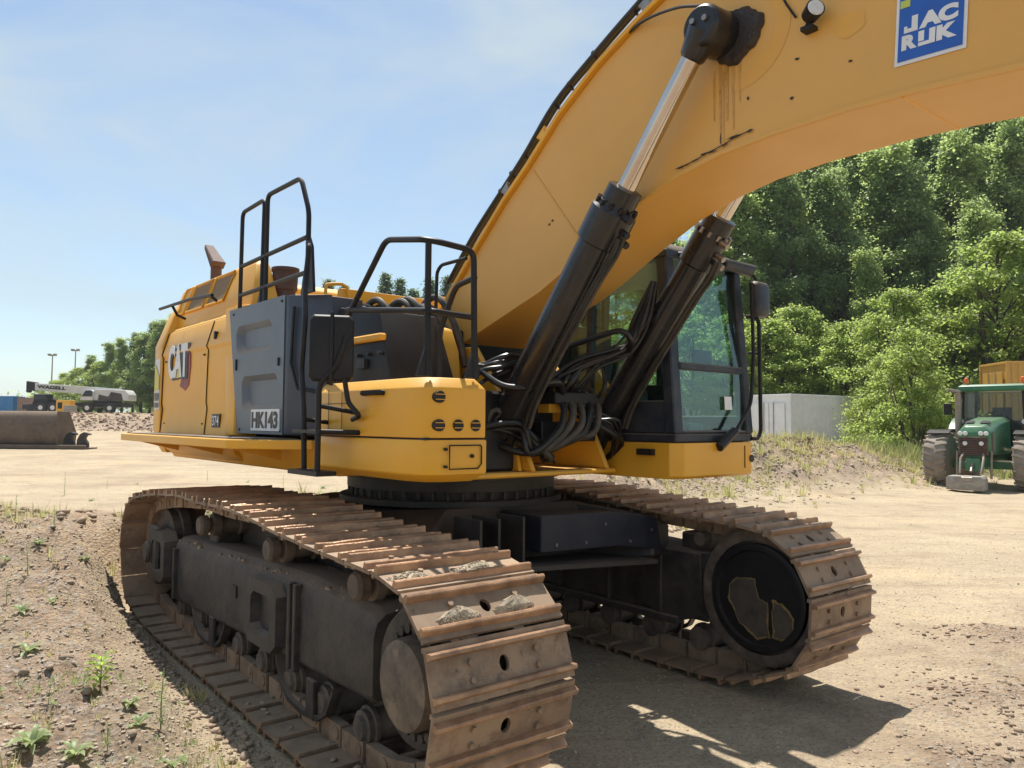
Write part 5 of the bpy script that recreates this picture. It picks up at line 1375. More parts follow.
M['gravelheap'] = pbr('heaped_gravel', (0.46, 0.37, 0.25), (0.30, 0.25, 0.19), 60.0, 0.95)
heap(0.13, 0.43, 1.09, 0.12, 0.05, 0.030, 1, 'left sandy gravel heap of the upper pair lying on the near track')
heap(0.50, 0.43, 1.09, 0.14, 0.05, 0.035, 2, 'right sandy gravel heap of the upper pair lying on the near track')
heap(0.22, 0.172, 0.955, 0.11, 0.035, 0.05, 3, 'left one of two gravel heaps beside the round hole in the foremost lit shoe')
heap(0.52, 0.172, 0.955, 0.115, 0.035, 0.06, 4, 'right one of two gravel heaps beside the round hole in the foremost lit shoe')

# ================================================================== TREES
def leaf_crown(name, mat, clumps, nleaf, size, seed, droop=0.0):
    """crown: leaf quads on the shells of many clumps"""
    r = np.random.default_rng(seed)
    C = np.array([c[:3] for c in clumps]); S = np.array([c[3:] for c in clumps])
    wgt = (S[:, 0] * S[:, 1] + S[:, 2] * S[:, 0]); wgt /= wgt.sum()
    i = r.choice(len(clumps), nleaf, p=wgt)
    d = r.normal(size=(nleaf, 3)); d /= np.linalg.norm(d, axis=1)[:, None]
    rad = (0.35 + np.abs(r.normal(0, 0.55, nleaf))) ** 1.15
    P = C[i] + d * S[i] * rad[:, None] + r.normal(size=(nleaf, 3)) * 0.08
    nrm = d * 0.5 + r.normal(size=(nleaf, 3)) * 0.55 + np.array([0, 0, 0.75]); nrm /= np.linalg.norm(nrm, axis=1)[:, None]
    t = np.cross(nrm, r.normal(size=(nleaf, 3))); t /= np.linalg.norm(t, axis=1)[:, None]
    b = np.cross(nrm, t)
    sz = size * r.uniform(0.6, 1.35, nleaf)[:, None]
    V = np.stack([P - t * sz * .55, P + b * sz * 0.42 - nrm * sz * .1, P + t * sz * .75, P - b * sz * 0.42 - nrm * sz * .1], 1).reshape(-1, 3)
    me = bpy.data.meshes.new(name)
    me.vertices.add(len(V)); me.vertices.foreach_set('co', V.ravel())
    me.loops.add(nleaf * 4); me.loops.foreach_set('vertex_index', np.arange(nleaf * 4))
    me.polygons.add(nleaf); me.polygons.foreach_set('loop_start', np.arange(nleaf) * 4)
    me.update(); me.validate(); me.materials.append(mat)
    return me
def tree_proto(kind, seed):
    """returns (crown mesh, trunk mesh), unit: metres, origin at the foot"""
    r = random.Random(seed); mb = MB(); clumps = []
    if kind == 'tall':
        H = 14.0; sp = 2.7
        mb.tube([(0, 0, -.5), (0.05, 0, 3), (0.15, 0.1, 7), (0.1, 0.2, 11), (0, 0.1, 13.4)], [0.24, 0.20, 0.14, 0.08, 0.03], 8, smooth=0)
        for i in range(150):
            z = 1.2 + (H - 1.4) * (i / 150) ** 0.9; a = r.uniform(0, 6.28)
            f = math.sin(min(1, (z / H) * 1.15 + 0.15) * math.pi * 0.95) ** 0.6
            rad = sp * max(0.22, f) * r.uniform(0.3, 1.1)
            e = Vector((math.cos(a) * rad, math.sin(a) * rad, z + r.uniform(0, .8)))
            if i % 5 == 0: mb.tube([(0.1, 0.1, z - 0.9), e * 0.6 + Vector((0, 0, z * 0.4 - .2)), e], [0.05, 0.035, 0.015], 5)
            s_ = r.uniform(0.25, 0.75); clumps.append((e.x, e.y, e.z, s_, s_, s_ * r.uniform(.6, .9)))
        me = leaf_crown('crown', M['leafA'], clumps, 32000, 0.145, seed)
    elif kind == 'broad':
        H = 9.0
        for st in range(3):
            a0 = st * 2.1 + r.random()
            mb.tube([(0.1 * math.cos(a0), 0.1 * math.sin(a0), -.4), (0.5 * math.cos(a0), 0.5 * math.sin(a0), 2.5), (1.1 * math.cos(a0), 1.1 * math.sin(a0), 5.5), (1.3 * math.cos(a0), 1.3 * math.sin(a0), 8)], [0.14, 0.11, 0.07, 0.02], 7)
        for i in range(140):
            z = r.uniform(0.7, H); a = r.uniform(0, 6.28); f = math.sin(math.pi * min(0.98, 0.22 + z / H * 0.74)) ** .7
            rad = 3.0 * f * r.uniform(0.5, 1.05); e = Vector((math.cos(a) * rad, math.sin(a) * rad, z))
            if i % 3 == 0: mb.tube([(0, 0, max(.5, z - 1.6)), e * 0.55 + Vector((0, 0, z * .45 - .4)), e], [0.045, 0.03, 0.012], 5)
            s_ = r.uniform(0.22, 0.65); clumps.append((e.x, e.y, e.z, s_ * 1.15, s_ * 1.15, s_ * .55))
        me = leaf_crown('crown', M['leafB'], clumps, 27000, 0.13, seed)
    elif kind == 'bush':
        H = 5.0
        for st in range(5):
            a0 = st * 1.26 + r.random()
            mb.tube([(0.05 * math.cos(a0), 0.05 * math.sin(a0), -.3), (0.5 * math.cos(a0), 0.5 * math.sin(a0), 1.6), (1.1 * math.cos(a0), 1.1 * math.sin(a0), 3.4)], [0.06, 0.045, 0.012], 6)
        for i in range(44):
            z = r.uniform(0.35, H); a = r.uniform(0, 6.28); rad = 2.0 * math.sin(math.pi * min(0.97, 0.3 + z / H * 0.66)) * r.uniform(0.4, 1.1)
            e = Vector((math.cos(a) * rad, math.sin(a) * rad, z))
            if i % 2 == 0: mb.tube([(0, 0, max(.3, z - 1.1)), e * .6 + Vector((0, 0, z * .4 - .2)), e + Vector((0, 0, .2))], [0.03, 0.018, 0.008], 5)
            s_ = r.uniform(0.3, 0.65); clumps.append((e.x, e.y, e.z, s_, s_, s_ * .55))
        me = leaf_crown('crown', M['leafB'], clumps, 17000, 0.095, seed)
    else:
        H = 13.0
        mb.tube([(0, 0, -.5), (0, 0, 6), (0.05, 0, 12.8)], [0.2, 0.13, 0.03], 8)
        for i in range(90):
            z = 2.2 + (H - 2.4) * (i / 90); a = i * 2.4; rad = max(0.15, 2.1 * (1 - z / H) ** 0.8 * r.uniform(.6, 1.05) + .1)
            e = Vector((math.cos(a) * rad, math.sin(a) * rad, z - rad * .1))
            if i % 2 == 0: mb.tube([(0, 0, z), e], [0.03, 0.01], 4)
            clumps.append((e.x * .75, e.y * .75, e.z, .3 + rad * .25, .3 + rad * .25, .22))
        me = leaf_crown('crown', M['needle'], clumps, 10000, 0.19, seed)
    b = mb.b
    for f in b.faces: f.smooth = True
    tm = bpy.data.meshes.new('trunk'); b.to_mesh(tm); b.free(); tm.materials.append(M['bark'])
    return me, tm
PRO = {kd: [tree_proto(kd, sd_) for sd_ in ss] for kd, ss in (('tall', (11, 12, 13)), ('broad', (21, 22, 23)), ('bush', (31, 32, 33)), ('pine', (41, 42)))}
DARK = [me_.copy() for me_, _ in PRO['tall']]
for me_ in DARK: me_.materials.clear(); me_.materials.append(M['leafC'])
NAMES = {'tall': ('leafy_tree', 'tree'), 'broad': ('spreading_tree', 'tree'), 'bush': ('shrub', 'shrub'), 'pine': ('conifer', 'tree')}
rt = random.Random(99)
tree_i = {'n': 0}
def tree(kind, x, y, hgt, label, group=None, dark=False, zoff=0.0, rz=None):
    base = {'tall': 14.0, 'broad': 9.6, 'bush': 5.2, 'pine': 13.0}[kind]
    j = rt.randrange(len(PRO[kind])); cm_, tm_ = PRO[kind][j]
    if dark and kind == 'tall': cm_ = DARK[j]
    s = hgt / base; wx = s * rt.uniform(0.9, 1.2) * (1.0 if s > .8 else 1.1)
    Mx = Matrix.Translation((x, y, gz(x, y) - 0.1 + zoff)) @ Matrix.Rotation(rt.uniform(0, 6.28) if rz is None else rz, 4, 'Z') @ Matrix.Diagonal((wx, wx, s, 1))
    t = thing(NAMES[kind][0], label, NAMES[kind][1], Mx, group)
    link('crown', cm_, t); link('trunk', tm_, t)
def at(px, Yd): return (px - 512) / 765 * Yd
# front shrubs and light trees on the right (individually recognisable)
tree('bush', at(888, 34), 34, 4.4, 'light green shrub at the right end of the white container', rz=1)
tree('bush', at(912, 31), 31, 5.6, 'bright feathery shrub just left of the green tractor')
tree('bush', at(935, 32.5), 32.5, 3.4, 'low shrub behind the left front wheel of the green tractor')
tree('broad', at(895, 41), 41, 8.6, 'rounded bright green tree above the gap between container and tractor')
tree('broad', at(850, 44.5), 44.5, 7.4, 'bright green tree rising behind the right end of the white container')
tree('broad', at(800, 47), 47, 8.5, 'bright green tree rising behind the middle of the white container')
tree('broad', at(768, 46), 46, 7.6, 'bright green tree right beside the cab mirror')
tree('tall', at(872, 51), 51, 11.5, 'slender mid green tree with a pointed top, standing out before the dark wood')
tree('broad', at(945, 42), 42, 9.0, 'bright green tree directly behind the roof of the green tractor')
tree('broad', at(1000, 40), 40, 11.5, 'tall bright tree above the ochre container')
tree('tall', at(985, 48), 48, 14.5, 'tall loose tree with sunlit crown at the right edge of the photo')
tree('broad', at(1060, 40), 40, 10.5, 'broad tree past the right edge of the ochre container')
tree('broad', at(732, 45), 45, 7.8, 'bright tree seen through the front window of the excavator cab')
tree('broad', at(690, 47), 47, 8.2, 'green tree seen through the lower part of the cab windows')
tree('broad', at(640, 46), 46, 7.6, 'green tree seen between the two boom cylinders')
tree('broad', at(595, 48), 48, 7.6, 'green tree seen behind the headrest of the excavator seat')
for i, (px, Yd, hh) in enumerate(((740, 56, 13), (765, 58, 14.5), (790, 55, 14), (815, 58, 15.5), (838, 55, 13.5), (862, 60, 16), (890, 57, 15), (915, 55, 14), (940, 60, 17), (966, 56, 16), (995, 60, 18), (1022, 56, 17), (1050, 60, 18), (1085, 58, 17), (1120, 60, 17))):
    tree('tall', at(px, Yd), Yd, hh * 1.25, 'tall dark leafy tree in the dense wood on the slope above the white container', 'trees of the wood on the right', dark=(i % 3 != 0))
for i, (px, Yd, hh) in enumerate(((725, 70, 13), (752, 72, 14), (780, 70, 15), (808, 73, 15), (835, 70, 17), (860, 74, 18.5), (886, 70, 19), (912, 73, 20), (938, 70, 20), (965, 74, 22), (992, 70, 22), (1020, 74, 22), (1046, 70, 21), (1075, 72, 20), (1105, 72, 20), (1140, 72, 20))):
    tree('tall', at(px, Yd), Yd, hh * 1.2 + 2.5, 'tree of the farthest row whose top closes the wooded slope below the boom', 'trees of the wood on the right', dark=(i % 2 == 0))
for i, (px, Yd, hh) in enumerate(((700, 60, 12), (672, 62, 12), (645, 60, 11), (618, 63, 12), (590, 62, 11), (560, 66, 12))):
    tree('tall', at(px, Yd), Yd, hh, 'mid green tree in the row seen through the excavator cab', 'trees behind the cab', dark=(i % 2 == 0))
# left: wood edge and pine tops over the machine
for i, (px, Yd, hh, kd) in enumerate(((42, 128, 5.5, 'broad'), (54, 122, 6.5, 'broad'), (66, 116, 7.5, 'broad'), (78, 112, 8.2, 'broad'), (90, 110, 9.5, 'tall'), (100, 107, 9.0, 'broad'), (111, 106, 11.0, 'tall'), (122, 104, 11.5, 'tall'), (133, 103, 13.0, 'pine'), (141, 100, 12.0, 'tall'), (150, 102, 14.5, 'pine'), (159, 99, 13.6, 'tall'), (168, 101, 14, 'pine'), (178, 98, 14.5, 'tall'))):
    tree(kd, at(px, Yd), Yd, hh * 0.86, ['small round tree thinning out towards the light masts', 'green tree behind the mobile crane', 'dark green tree of the wood edge right of the mobile crane'][0 if i < 4 else (1 if i < 8 else 2)],
         'trees of the wood edge on the left', dark=(i % 2 == 0))
for i, (px, Yd, hh) in enumerate(((200, 96, 14), (225, 95, 15), (250, 94, 15), (275, 93, 15.5), (300, 92, 15), (326, 90, 16.2), (342, 91, 15.6), (362, 90, 14.8), (384, 90, 17.2), (398, 89, 16.4), (412, 90, 15.5), (428, 88, 16.5), (446, 89, 17.0), (462, 88, 16.8), (480, 88, 16.5), (505, 88, 16), (530, 86, 15))):
    tree('pine', at(px, Yd), Yd, hh + 0.4, 'conifer whose tip shows above the engine deck of the excavator' if 315 < px < 475 else 'conifer of the row hidden behind the excavator body', 'conifers behind the excavator')

# distant hedge line on the left horizon
mb = MB(); rr_ = random.Random(5)
me = leaf_crown('distant_hedge', M['leafC'], [(-150 + i * 2.2 + rr_.uniform(-1, 1), 195 + rr_.uniform(-6, 6), 4.5 + rr_.uniform(0, 2.0), 2.6, 2.4, 2.6) for i in range(40)], 9000, 0.7, 9)
tag(link('distant_hedge', me), 'hazy line of far-off bushes on the left horizon', 'bushes', kind='stuff')

# ================================================================== BACKGROUND OBJECTS
def corrugated(mb, p0, p1, z0, z1, n, d, nrm):
    """corrugated wall from p0 to p1 (2D), ribs of depth d along nrm"""
    p0, p1 = Vector(p0), Vector(p1); nrm = Vector(nrm)
    pts = []
    for i in range(n):
        for t, o_ in ((0.0, 0), (0.3, 0), (0.5, 1), (0.8, 1)):
            q = p0.lerp(p1, (i + t) / n) + nrm * d * o_
            pts.append(q)
    pts.append(p1)
    for a, b_ in zip(pts, pts[1:]):
        mb._f([mb.b.verts.new((a.x, a.y, z0)), mb.b.verts.new((b_.x, b_.y, z0)), mb.b.verts.new((b_.x, b_.y, z1)), mb.b.verts.new((a.x, a.y, z1))])
def container(label, frame, Lc, Wc, Hc, mat, ribs=True, door=True, name='shipping_container', cat='container'):
    t = thing(name, label, cat, frame)
    mb = MB()
    if ribs:
        corrugated(mb, (-Lc / 2 + .08, -Wc / 2 + .03), (Lc / 2 - .08, -Wc / 2 + .03), 0.12, Hc - .1, int(Lc / 0.28), 0.045, (0, -1))
        corrugated(mb, (Lc / 2 - .03, -Wc / 2 + .08), (Lc / 2 - .03, Wc / 2 - .08), 0.12, Hc - .1, int(Wc / 0.28), 0.045, (1, 0))
        mb.box(-Lc / 2 + .06, Lc / 2 - .06, -Wc / 2 + 0.06, Wc / 2 - 0.06, 0.1, Hc - 0.03)
    else:
        mb.box(-Lc / 2 + .03, Lc / 2 - .03, -Wc / 2 + 0.03, Wc / 2 - 0.03, 0.05, Hc - 0.03)
        for i in range(1, int(Lc)):
            mb.box(-Lc / 2 + i * 1.0 - .006, -Lc / 2 + i * 1.0 + .006, -Wc / 2 + 0.018, -Wc / 2 + 0.031, 0.15, Hc - 0.12)
    mb.build('container_walls', mat, t, smooth=False)
    mb = MB()
    for sx in (-1, 1):
        for sy in (-1, 1):
            x, y = sx * (Lc / 2 - .05), sy * (Wc / 2 - .05); mb.box(x - .06, x + .06, y - .06, y + .06, 0, Hc)
    for z in (0.0, Hc - 0.12):
        for sy in (-1, 1): mb.box(-Lc / 2 + .012, Lc / 2 - .012, sy * (Wc / 2 - .04) - .035, sy * (Wc / 2 - .04) + .035, z + .003, z + .117)
        for sx in (-1, 1): mb.box(sx * (Lc / 2 - .04) - .035, sx * (Lc / 2 - .04) + .035, -Wc / 2 + .012, Wc / 2 - .012, z + .005, z + .114)
    mb.build('container_frame', mat, t, bevel=0.01)
    if door:
        mb = MB(); X = -Lc / 2 - 0.012
        mb.box(X - .02, X + .02, -Wc / 2 + .35, -0.02, 0.20, Hc - 0.45); mb.box(X - .02, X + .02, 0.02, Wc / 2 - .35, 0.20, Hc - 0.45)
        d_ = mb.build('container_door', mat, t, bevel=0.006)
        mb = MB()
        for y in (-0.3, 0.3): mb.cyl((X - .05, y, 0.15), (X - .05, y, Hc - .4), 0.018, n=8)
        mb.box(X - .03, X, -Wc / 2 + .2, Wc / 2 - .2, 0.10, 0.17)
        mb.build('door_bar', M['steel'], d_)
    return t
# white office container on the rise: left end faces us, long side recedes to the right
wr = R(33); cc_ = Vector((at(791, 38), 38, 0.80)) + Matrix.Rotation(wr, 3, 'Z') @ Vector((3.0, 1.3, 0))
container('white container standing on the rise behind the spoil heap, right of the cab', Matrix.Translation(cc_) @ Matrix.Rotation(wr, 4, 'Z'), 6.0, 2.6, 2.6, M['cont'], ribs=False)
g0 = gz(at(1030, 35), 35)
yf = Matrix.Translation((at(1064, 35), 35, g0)) @ Matrix.Rotation(R(-6), 4, 'Z')
container('ochre corrugated container at the bottom of the stack behind the tractor', yf, 6.06, 2.44, 1.55, M['contyellow'])
container('ochre corrugated container on top of the stack, showing above the tractor roof', Matrix.Translation((0, 0, 1.552)) @ yf, 6.06, 2.44, 2.45, M['contyellow'])
gb = gz(at(-5, 98), 98)
container('blue container at the left edge beyond the mobile crane', Matrix.Translation((at(-8, 98), 98, gb)) @ Matrix.Rotation(R(0), 4, 'Z'), 7.0, 2.44, 2.1, M['contblue'])
container('brown site cabin behind the left end of the mobile crane', Matrix.Translation((at(38, 97), 97, gz(at(38, 97), 97))), 3.6, 2.4, 1.9, M['brown'], name='site_cabin', cat='cabin')

# ---- tractor -----------------------------------------------------------------
TX, TY = 13.85, 22.4
TRF = Matrix.Translation((TX, TY, gz(TX, TY - .5))) @ Matrix.Rotation(R(-44), 4, 'Z')     # local -y faces the camera
T = thing('tractor', 'green farm tractor with wide dusty tyres parked facing the camera at the right', 'tractor', TRF)
G = M['green']
mb = MB()
hp = lambda y, w, z0, z1, c=0.12: [(-w, y, z0), (w, y, z0), (w, y, z1 - c), (w - c, y, z1), (-w + c, y, z1), (-w, y, z1 - c)]
mb.loft([hp(-1.35, .34, 1.02, 1.62, .16), hp(-1.25, .40, 1.0, 1.80, .16), hp(-0.6, .43, 1.0, 1.96, .14), hp(0.9, .46, 1.0, 2.10, .12)])
hd = mb.build('hood', G, T, bevel=0.03, seg=2)
mb = MB()
mb.box(-.36, .36, -1.40, -1.34, 1.0, 1.50); mb.box(-.41, -.385, -1.2, -.3, 1.05, 1.6); mb.box(.385, .41, -1.2, -.3, 1.05, 1.6)
gr = mb.build('front_grille', M['rust'], T, bevel=0.01)
mb = MB()
for i in range(9): mb.box(-.33, .33, -1.412, -1.402, 1.04 + i * .05, 1.055 + i * .05)
mb.build('grille_bar', BK, gr)
mb = MB()
for sx in (-1, 1): mb.prism([(sx * .08, -1.0, 1.885), (sx * .3, -1.0, 1.885), (sx * .28, -.72, 1.955), (sx * .1, -.72, 1.955)], [(sx * .08, -1.0, 1.895), (sx * .3, -1.0, 1.895), (sx * .28, -.72, 1.965), (sx * .1, -.72, 1.965)])
mb.build('hood_vent', BK, hd)
for x, z in ((-.32, 1.60), (-.19, 1.60), (.19, 1.60), (.32, 1.60), (-.2, 1.32), (.2, 1.32)):
    mb = MB(); mb.lathe((x, -1.38, z), (x, -1.43, z), [(0, .06), (.7, .06), (1, .045)], 16); mb.build('headlight', M['lens'], T)
mb = MB()
mb.box(-.22, .22, -1.2, 2.4, .62, 1.0); mb.box(-1.0, 1.0, -.35, -.05, .58, .78); mb.box(-.18, .18, -1.5, -1.1, .55, .9)
mb.box(-1.0, 1.0, 1.9, 2.2, .75, 1.0)
mb.build('chassis', M['green'], T, bevel=0.02)
mb = MB()
for sx in (-1, 1):
    mb.tube([(sx * .22, -1.3, 1.1), (sx * .28, -1.55, .9), (sx * .26, -1.75, .5)], .035, 8)
    mb.cyl((sx * .42, -1.38, .35), (sx * .42, -1.30, 1.1), 0.03, n=8)
mb.tube([(-.1, -1.3, .9), (0, -1.5, .75), (0, -1.7, .55)], .04, 8)
mb.build('front_linkage', M['exhaust'], T)
def wheel(x, y, r_, w, parent):
    mb = MB()
    prof_ = [(0, r_ * .55), (0.02, r_ * .62), (.03, r_ * .80), (.10, r_ * .92), (.24, r_ * .965), (.5, r_ * .975), (.76, r_ * .965), (.90, r_ * .92), (.97, r_ * .80), (.98, r_ * .62), (1, r_ * .55)]
    mb.lathe((x - w / 2, y, r_), (x + w / 2, y, r_), prof_, 48)
    for i in range(22):          # chevron lugs
        for sx in (-1, 1):
            a = (i + (0.5 if sx > 0 else 0)) / 22 * 2 * math.pi
            lp_ = []
            for t, da, rr2 in ((0.03, 0.0, .945), (0.25, 0.06, .985), (0.48, .13, .98)):
                a2 = a + da; xx = x + sx * (0.5 - t + 0.0) * w if False else x + sx * (0.5 - t) * w
                cs_, sn = math.cos(a2), math.sin(a2)
                lp_.append([Vector((xx, y + cs_ * r_ * (rr2 - .04) + sn * -.03, r_ + sn * r_ * (rr2 - .04) + cs_ * .03)), Vector((xx, y + cs_ * r_ * (rr2 - .04) + sn * .03, r_ + sn * r_ * (rr2 - .04) - cs_ * .03)),
                            Vector((xx, y + cs_ * r_ * (rr2 + .03) + sn * .02, r_ + sn * r_ * (rr2 + .03) - cs_ * .02)), Vector((xx, y + cs_ * r_ * (rr2 + .03) - sn * .02, r_ + sn * r_ * (rr2 + .03) + cs_ * .02))])
            mb.loft(lp_)
    wh = mb.build('wheel', M['tyre'], parent)
    mb = MB(); mb.lathe((x - w * .42, y, r_), (x + w * .42, y, r_), [(0, r_ * .54), (.1, r_ * .5), (.3, r_ * .2), (.7, r_ * .2), (.9, r_ * .5), (1, r_ * .54)], 32)
    mb.build('rim', M['decalyellow'], wh)
wheel(-1.14, -0.2, 0.80, 0.70, T); wheel(1.14, -0.2, 0.80, 0.70, T)
wheel(-1.0, 2.05, 0.98, 0.60, T); wheel(1.0, 2.05, 0.98, 0.60, T)
for sx in (-1, 1):
    mb = MB()
    arc = [(math.radians(a)) for a in range(48, 140, 10)]
    loops = [[(sx * 1.10 - .30, -.2 + math.cos(a) * .87, .80 + math.sin(a) * .87), (sx * 1.10 + .30, -.2 + math.cos(a) * .87, .80 + math.sin(a) * .87), (sx * 1.10 + .30, -.2 + math.cos(a) * .90, .80 + math.sin(a) * .90), (sx * 1.10 - .30, -.2 + math.cos(a) * .90, .80 + math.sin(a) * .90)] for a in arc if 1.1 < a < 2.2]
    mb.loft([[Vector(p) for p in l] for l in loops]); mb.build('front_fender', BK, T)
    mb = MB()
    loops = [[(sx * 0.98 - .30, 2.05 + math.cos(a) * 1.06, .98 + math.sin(a) * 1.06), (sx * 0.98 + .30, 2.05 + math.cos(a) * 1.06, .98 + math.sin(a) * 1.06), (sx * 0.98 + .30, 2.05 + math.cos(a) * 1.10, .98 + math.sin(a) * 1.10), (sx * 0.98 - .30, 2.05 + math.cos(a) * 1.10, .98 + math.sin(a) * 1.10)] for a in arc]
    mb.loft([[Vector(p) for p in l] for l in loops]); mb.build('rear_fender', G, T)
mb = MB()
for x, y in ((-.82, 1.0), (.82, 1.0), (-.80, 2.5), (.80, 2.5)):
    mb.prism([(x - .035, y - .035, 1.25), (x + .035, y - .035, 1.25), (x + .035, y + .035, 1.25), (x - .035, y + .035, 1.25)],
             [(x * .95 - .035, y - .035, 2.86), (x * .95 + .035, y - .035, 2.86), (x * .95 + .035, y + .035, 2.86), (x * .95 - .035, y + .035, 2.86)])
mb.box(-.84, .84, .98, 1.02, 1.25, 1.35); mb.box(-.82, .82, 1.0, 2.5, 1.15, 1.25)
tcab = mb.build('cab_frame', BK, T, bevel=0.008)
mb = MB(); rr3 = lambda z, i: [(-.90 + i, .82 + i, z), (.90 - i, .82 + i, z), (.90 - i, 2.6 - i, z), (-.90 + i, 2.6 - i, z)]
mb.loft([rr3(2.86, .03), rr3(2.90, 0), rr3(3.02, 0.0), rr3(3.08, .1)]); mb.build('cab_roof', G, T, bevel=0.02, seg=2)
mb = MB()
mb.prism([(-.78, .99, 1.38), (.78, .99, 1.38), (.74, .99, 2.84), (-.74, .99, 2.84)], [(-.78, 1.0, 1.38), (.78, 1.0, 1.38), (.74, 1.0, 2.84), (-.74, 1.0, 2.84)]); mb.build('windscreen', M['tglass'], tcab)
for sx in (-1, 1):
    mb = MB(); mb.prism([(sx * .82, 1.05, 1.38), (sx * .80, 2.45, 1.38), (sx * .77, 2.45, 2.84), (sx * .78, 1.05, 2.84)], [(sx * .826, 1.05, 1.38), (sx * .806, 2.45, 1.38), (sx * .776, 2.45, 2.84), (sx * .786, 1.05, 2.84)]); mb.build('side_window', M['tglass'], tcab)
mb = MB(); ring = [(0.17 * math.cos(a) + .05, 1.35 + .05 * math.sin(a), 2.15 + 0.15 * math.sin(a)) for a in [i / 20 * 6.283 for i in range(21)]]
mb.tube(ring, .016, 6); mb.tube([(.05, 1.35, 2.15), (.05, 1.25, 1.6)], .03, 8); mb.build('steering_wheel', BK, tcab)
mb = MB(); mb.box(-.74, .74, 2.38, 2.44, 1.25, 2.0); mb.box(-.28, .28, 1.7, 2.2, 1.5, 1.75); mb.box(-.26, .26, 2.1, 2.25, 1.7, 2.4); mb.build('driver_seat', M['seat'], tcab, bevel=0.05, seg=2)
mb = MB(); mb.box(-.4, .4, 1.05, 1.3, 1.3, 1.75); mb.build('dashboard', BK, tcab, bevel=.04)
for x in (-.70, .78):
    mb = MB(); mb.cyl((x, 1.0, 3.07), (x, 1.0, 3.14), .03, n=10); mb.lathe((x, 1.0, 3.14), (x, 1.0, 3.29), [(0, .065), (.5, .07), (.85, .055), (1, .02)], 16); mb.build('beacon_lamp', M['orange'], T)
mb = MB()
mb.tube([(-.62, .55, 1.3), (-.78, .60, 1.45), (-.84, .62, 1.7), (-.84, .62, 2.75), (-.90, .55, 2.86), (-1.08, .42, 2.90)], [.07, .085, .10, .09, .06, .06], 14, smooth=3)
mb.build('exhaust_pipe', M['exhaust'], T)
mb = MB(); mb.cyl((-.72, .58, 1.15), (-.72, .58, 1.55), .13, n=16); mb.build('air_filter', BK, T)
for sx in (-1, 1):
    mb = MB(); mb.tube([(sx * .82, 1.0, 2.5), (sx * 1.12, .85, 2.55), (sx * 1.16, .82, 2.4)], .02, 8)
    mb.box(sx * 1.18 - .11, sx * 1.18 + .11, .80, .86, 2.15, 2.5); mb.build('wing_mirror', BK, T, bevel=.01)
    mb = MB(); mb.lathe((sx * .82, .92, 1.95), (sx * .82, .84, 1.95), [(0, .05), (1, .075)], 12); mb.build('work_lamp', M['lens'], T)
mb = MB()
mb.loft([[(-.52 + i, y, .06 + j) for i, j in ((0, 0), (.92, 0), (.92, .30), (.86, .38), (.06, .38), (0, .30))] for y in (-2.15, -1.65)])
fw = mb.build('front_weight', M['concrete'], T, bevel=.03, seg=2)
mb = MB(); mb.box(-.14, .14, -2.175, -2.14, .30, .42); mb.build('weight_badge', M['steel'], fw, bevel=.01)

# ---- bulldozer blade at the left edge ------------------------------------------
bx, by = at(62, 33.5), 33.5
BF = Matrix.Translation((bx, by, gz(bx - 1, by) - 0.02)) @ Matrix.Rotation(R(-2), 4, 'Z')
Bd = thing('loader_bucket', 'large brown steel earthmoving bucket lying on the sandy yard at the left edge', 'bucket', BF)
mb = MB()
prf = [(0.02, 0.10), (-0.12, 0.25), (-0.20, 0.7), (-0.20, 1.1), (-0.10, 1.45), (0.05, 1.66)]
loops = []
for x in (-4.6, 0.0):
    loops.append([Vector((x, y, z)) for y, z in prf] + [Vector((x, y + .10, z)) for y, z in prf[::-1]])
mb.loft(loops); mb.build('bucket_shell', M['blade'], Bd, bevel=0.02)
mb = MB(); mb.box(-4.62, 1.35, -0.35, 0.55, 0.0, 0.09); mb.box(-4.62, 1.36, -0.45, -0.3, 0.03, 0.20); mb.build('cutting_edge', M['blade'], Bd, bevel=0.015)
mb = MB()
mb.prism([(0.0, -.2, .1), (.05, -.2, .9), (.0, -.2, 1.66), (-.06, -.2, 1.66), (-.06, -.2, .1)], [(0.0, 1.1, .1), (.05, 1.1, .7), (.0, .6, 1.66), (-.06, .6, 1.66), (-.06, 1.1, .1)])
mb.build('side_plate', M['blade'], Bd, bevel=0.01)
for x0 in (0.15, 0.75):
    mb = MB()
    shp = [(0, 0), (0.5, 0), (0.48, .22), (.36, .38), (.42, .52), (.60, .54), (.56, .62), (.34, .68), (.16, .58), (.04, .34)]
    mb.prism([Vector((x0 + a * 1.0, -.1, .09 + b_ * 1.0)) for a, b_ in shp], [Vector((x0 + a, .12, .09 + b_)) for a, b_ in shp]); mb.build('coupler_hook', M['black'] if x0 < .5 else M['frame'], Bd, bevel=0.02)

# ---- mobile crane ---------------------------------------------------------------
CY = 90
cxx = at(90, CY)
CF = Matrix.Translation((cxx, CY, gz(cxx, CY - 1)))
Cr = thing('mobile_crane', 'long white mobile crane parked on the rise with its boom lowered to the left', 'crane', CF)
mb = MB(); mb.box(-6.0, 4.4, -1.25, 1.25, 0.75, 1.25); mb.box(-5.9, -4.2, -1.25, 1.25, 1.25, 1.6); mb.box(1.0, 3.2, -1.25, 1.25, 1.25, 1.45)
mb.build('carrier', BK, Cr, bevel=0.05)
for x in (-5.0, -3.6, 0.4, 3.0):
    mb = MB(); mb.lathe((x, -1.3, .62), (x, -.85, .62), [(0, .34), (.08, .56), (.2, .62), (.85, .62), (1, .5)], 28); w_ = mb.build('wheel', M['rubber'], Cr)
    mb = MB(); mb.lathe((x, -1.31, .62), (x, -1.2, .62), [(0, .26), (.5, .31), (1, .28)], 20); mb.build('rim', M['white'], w_)
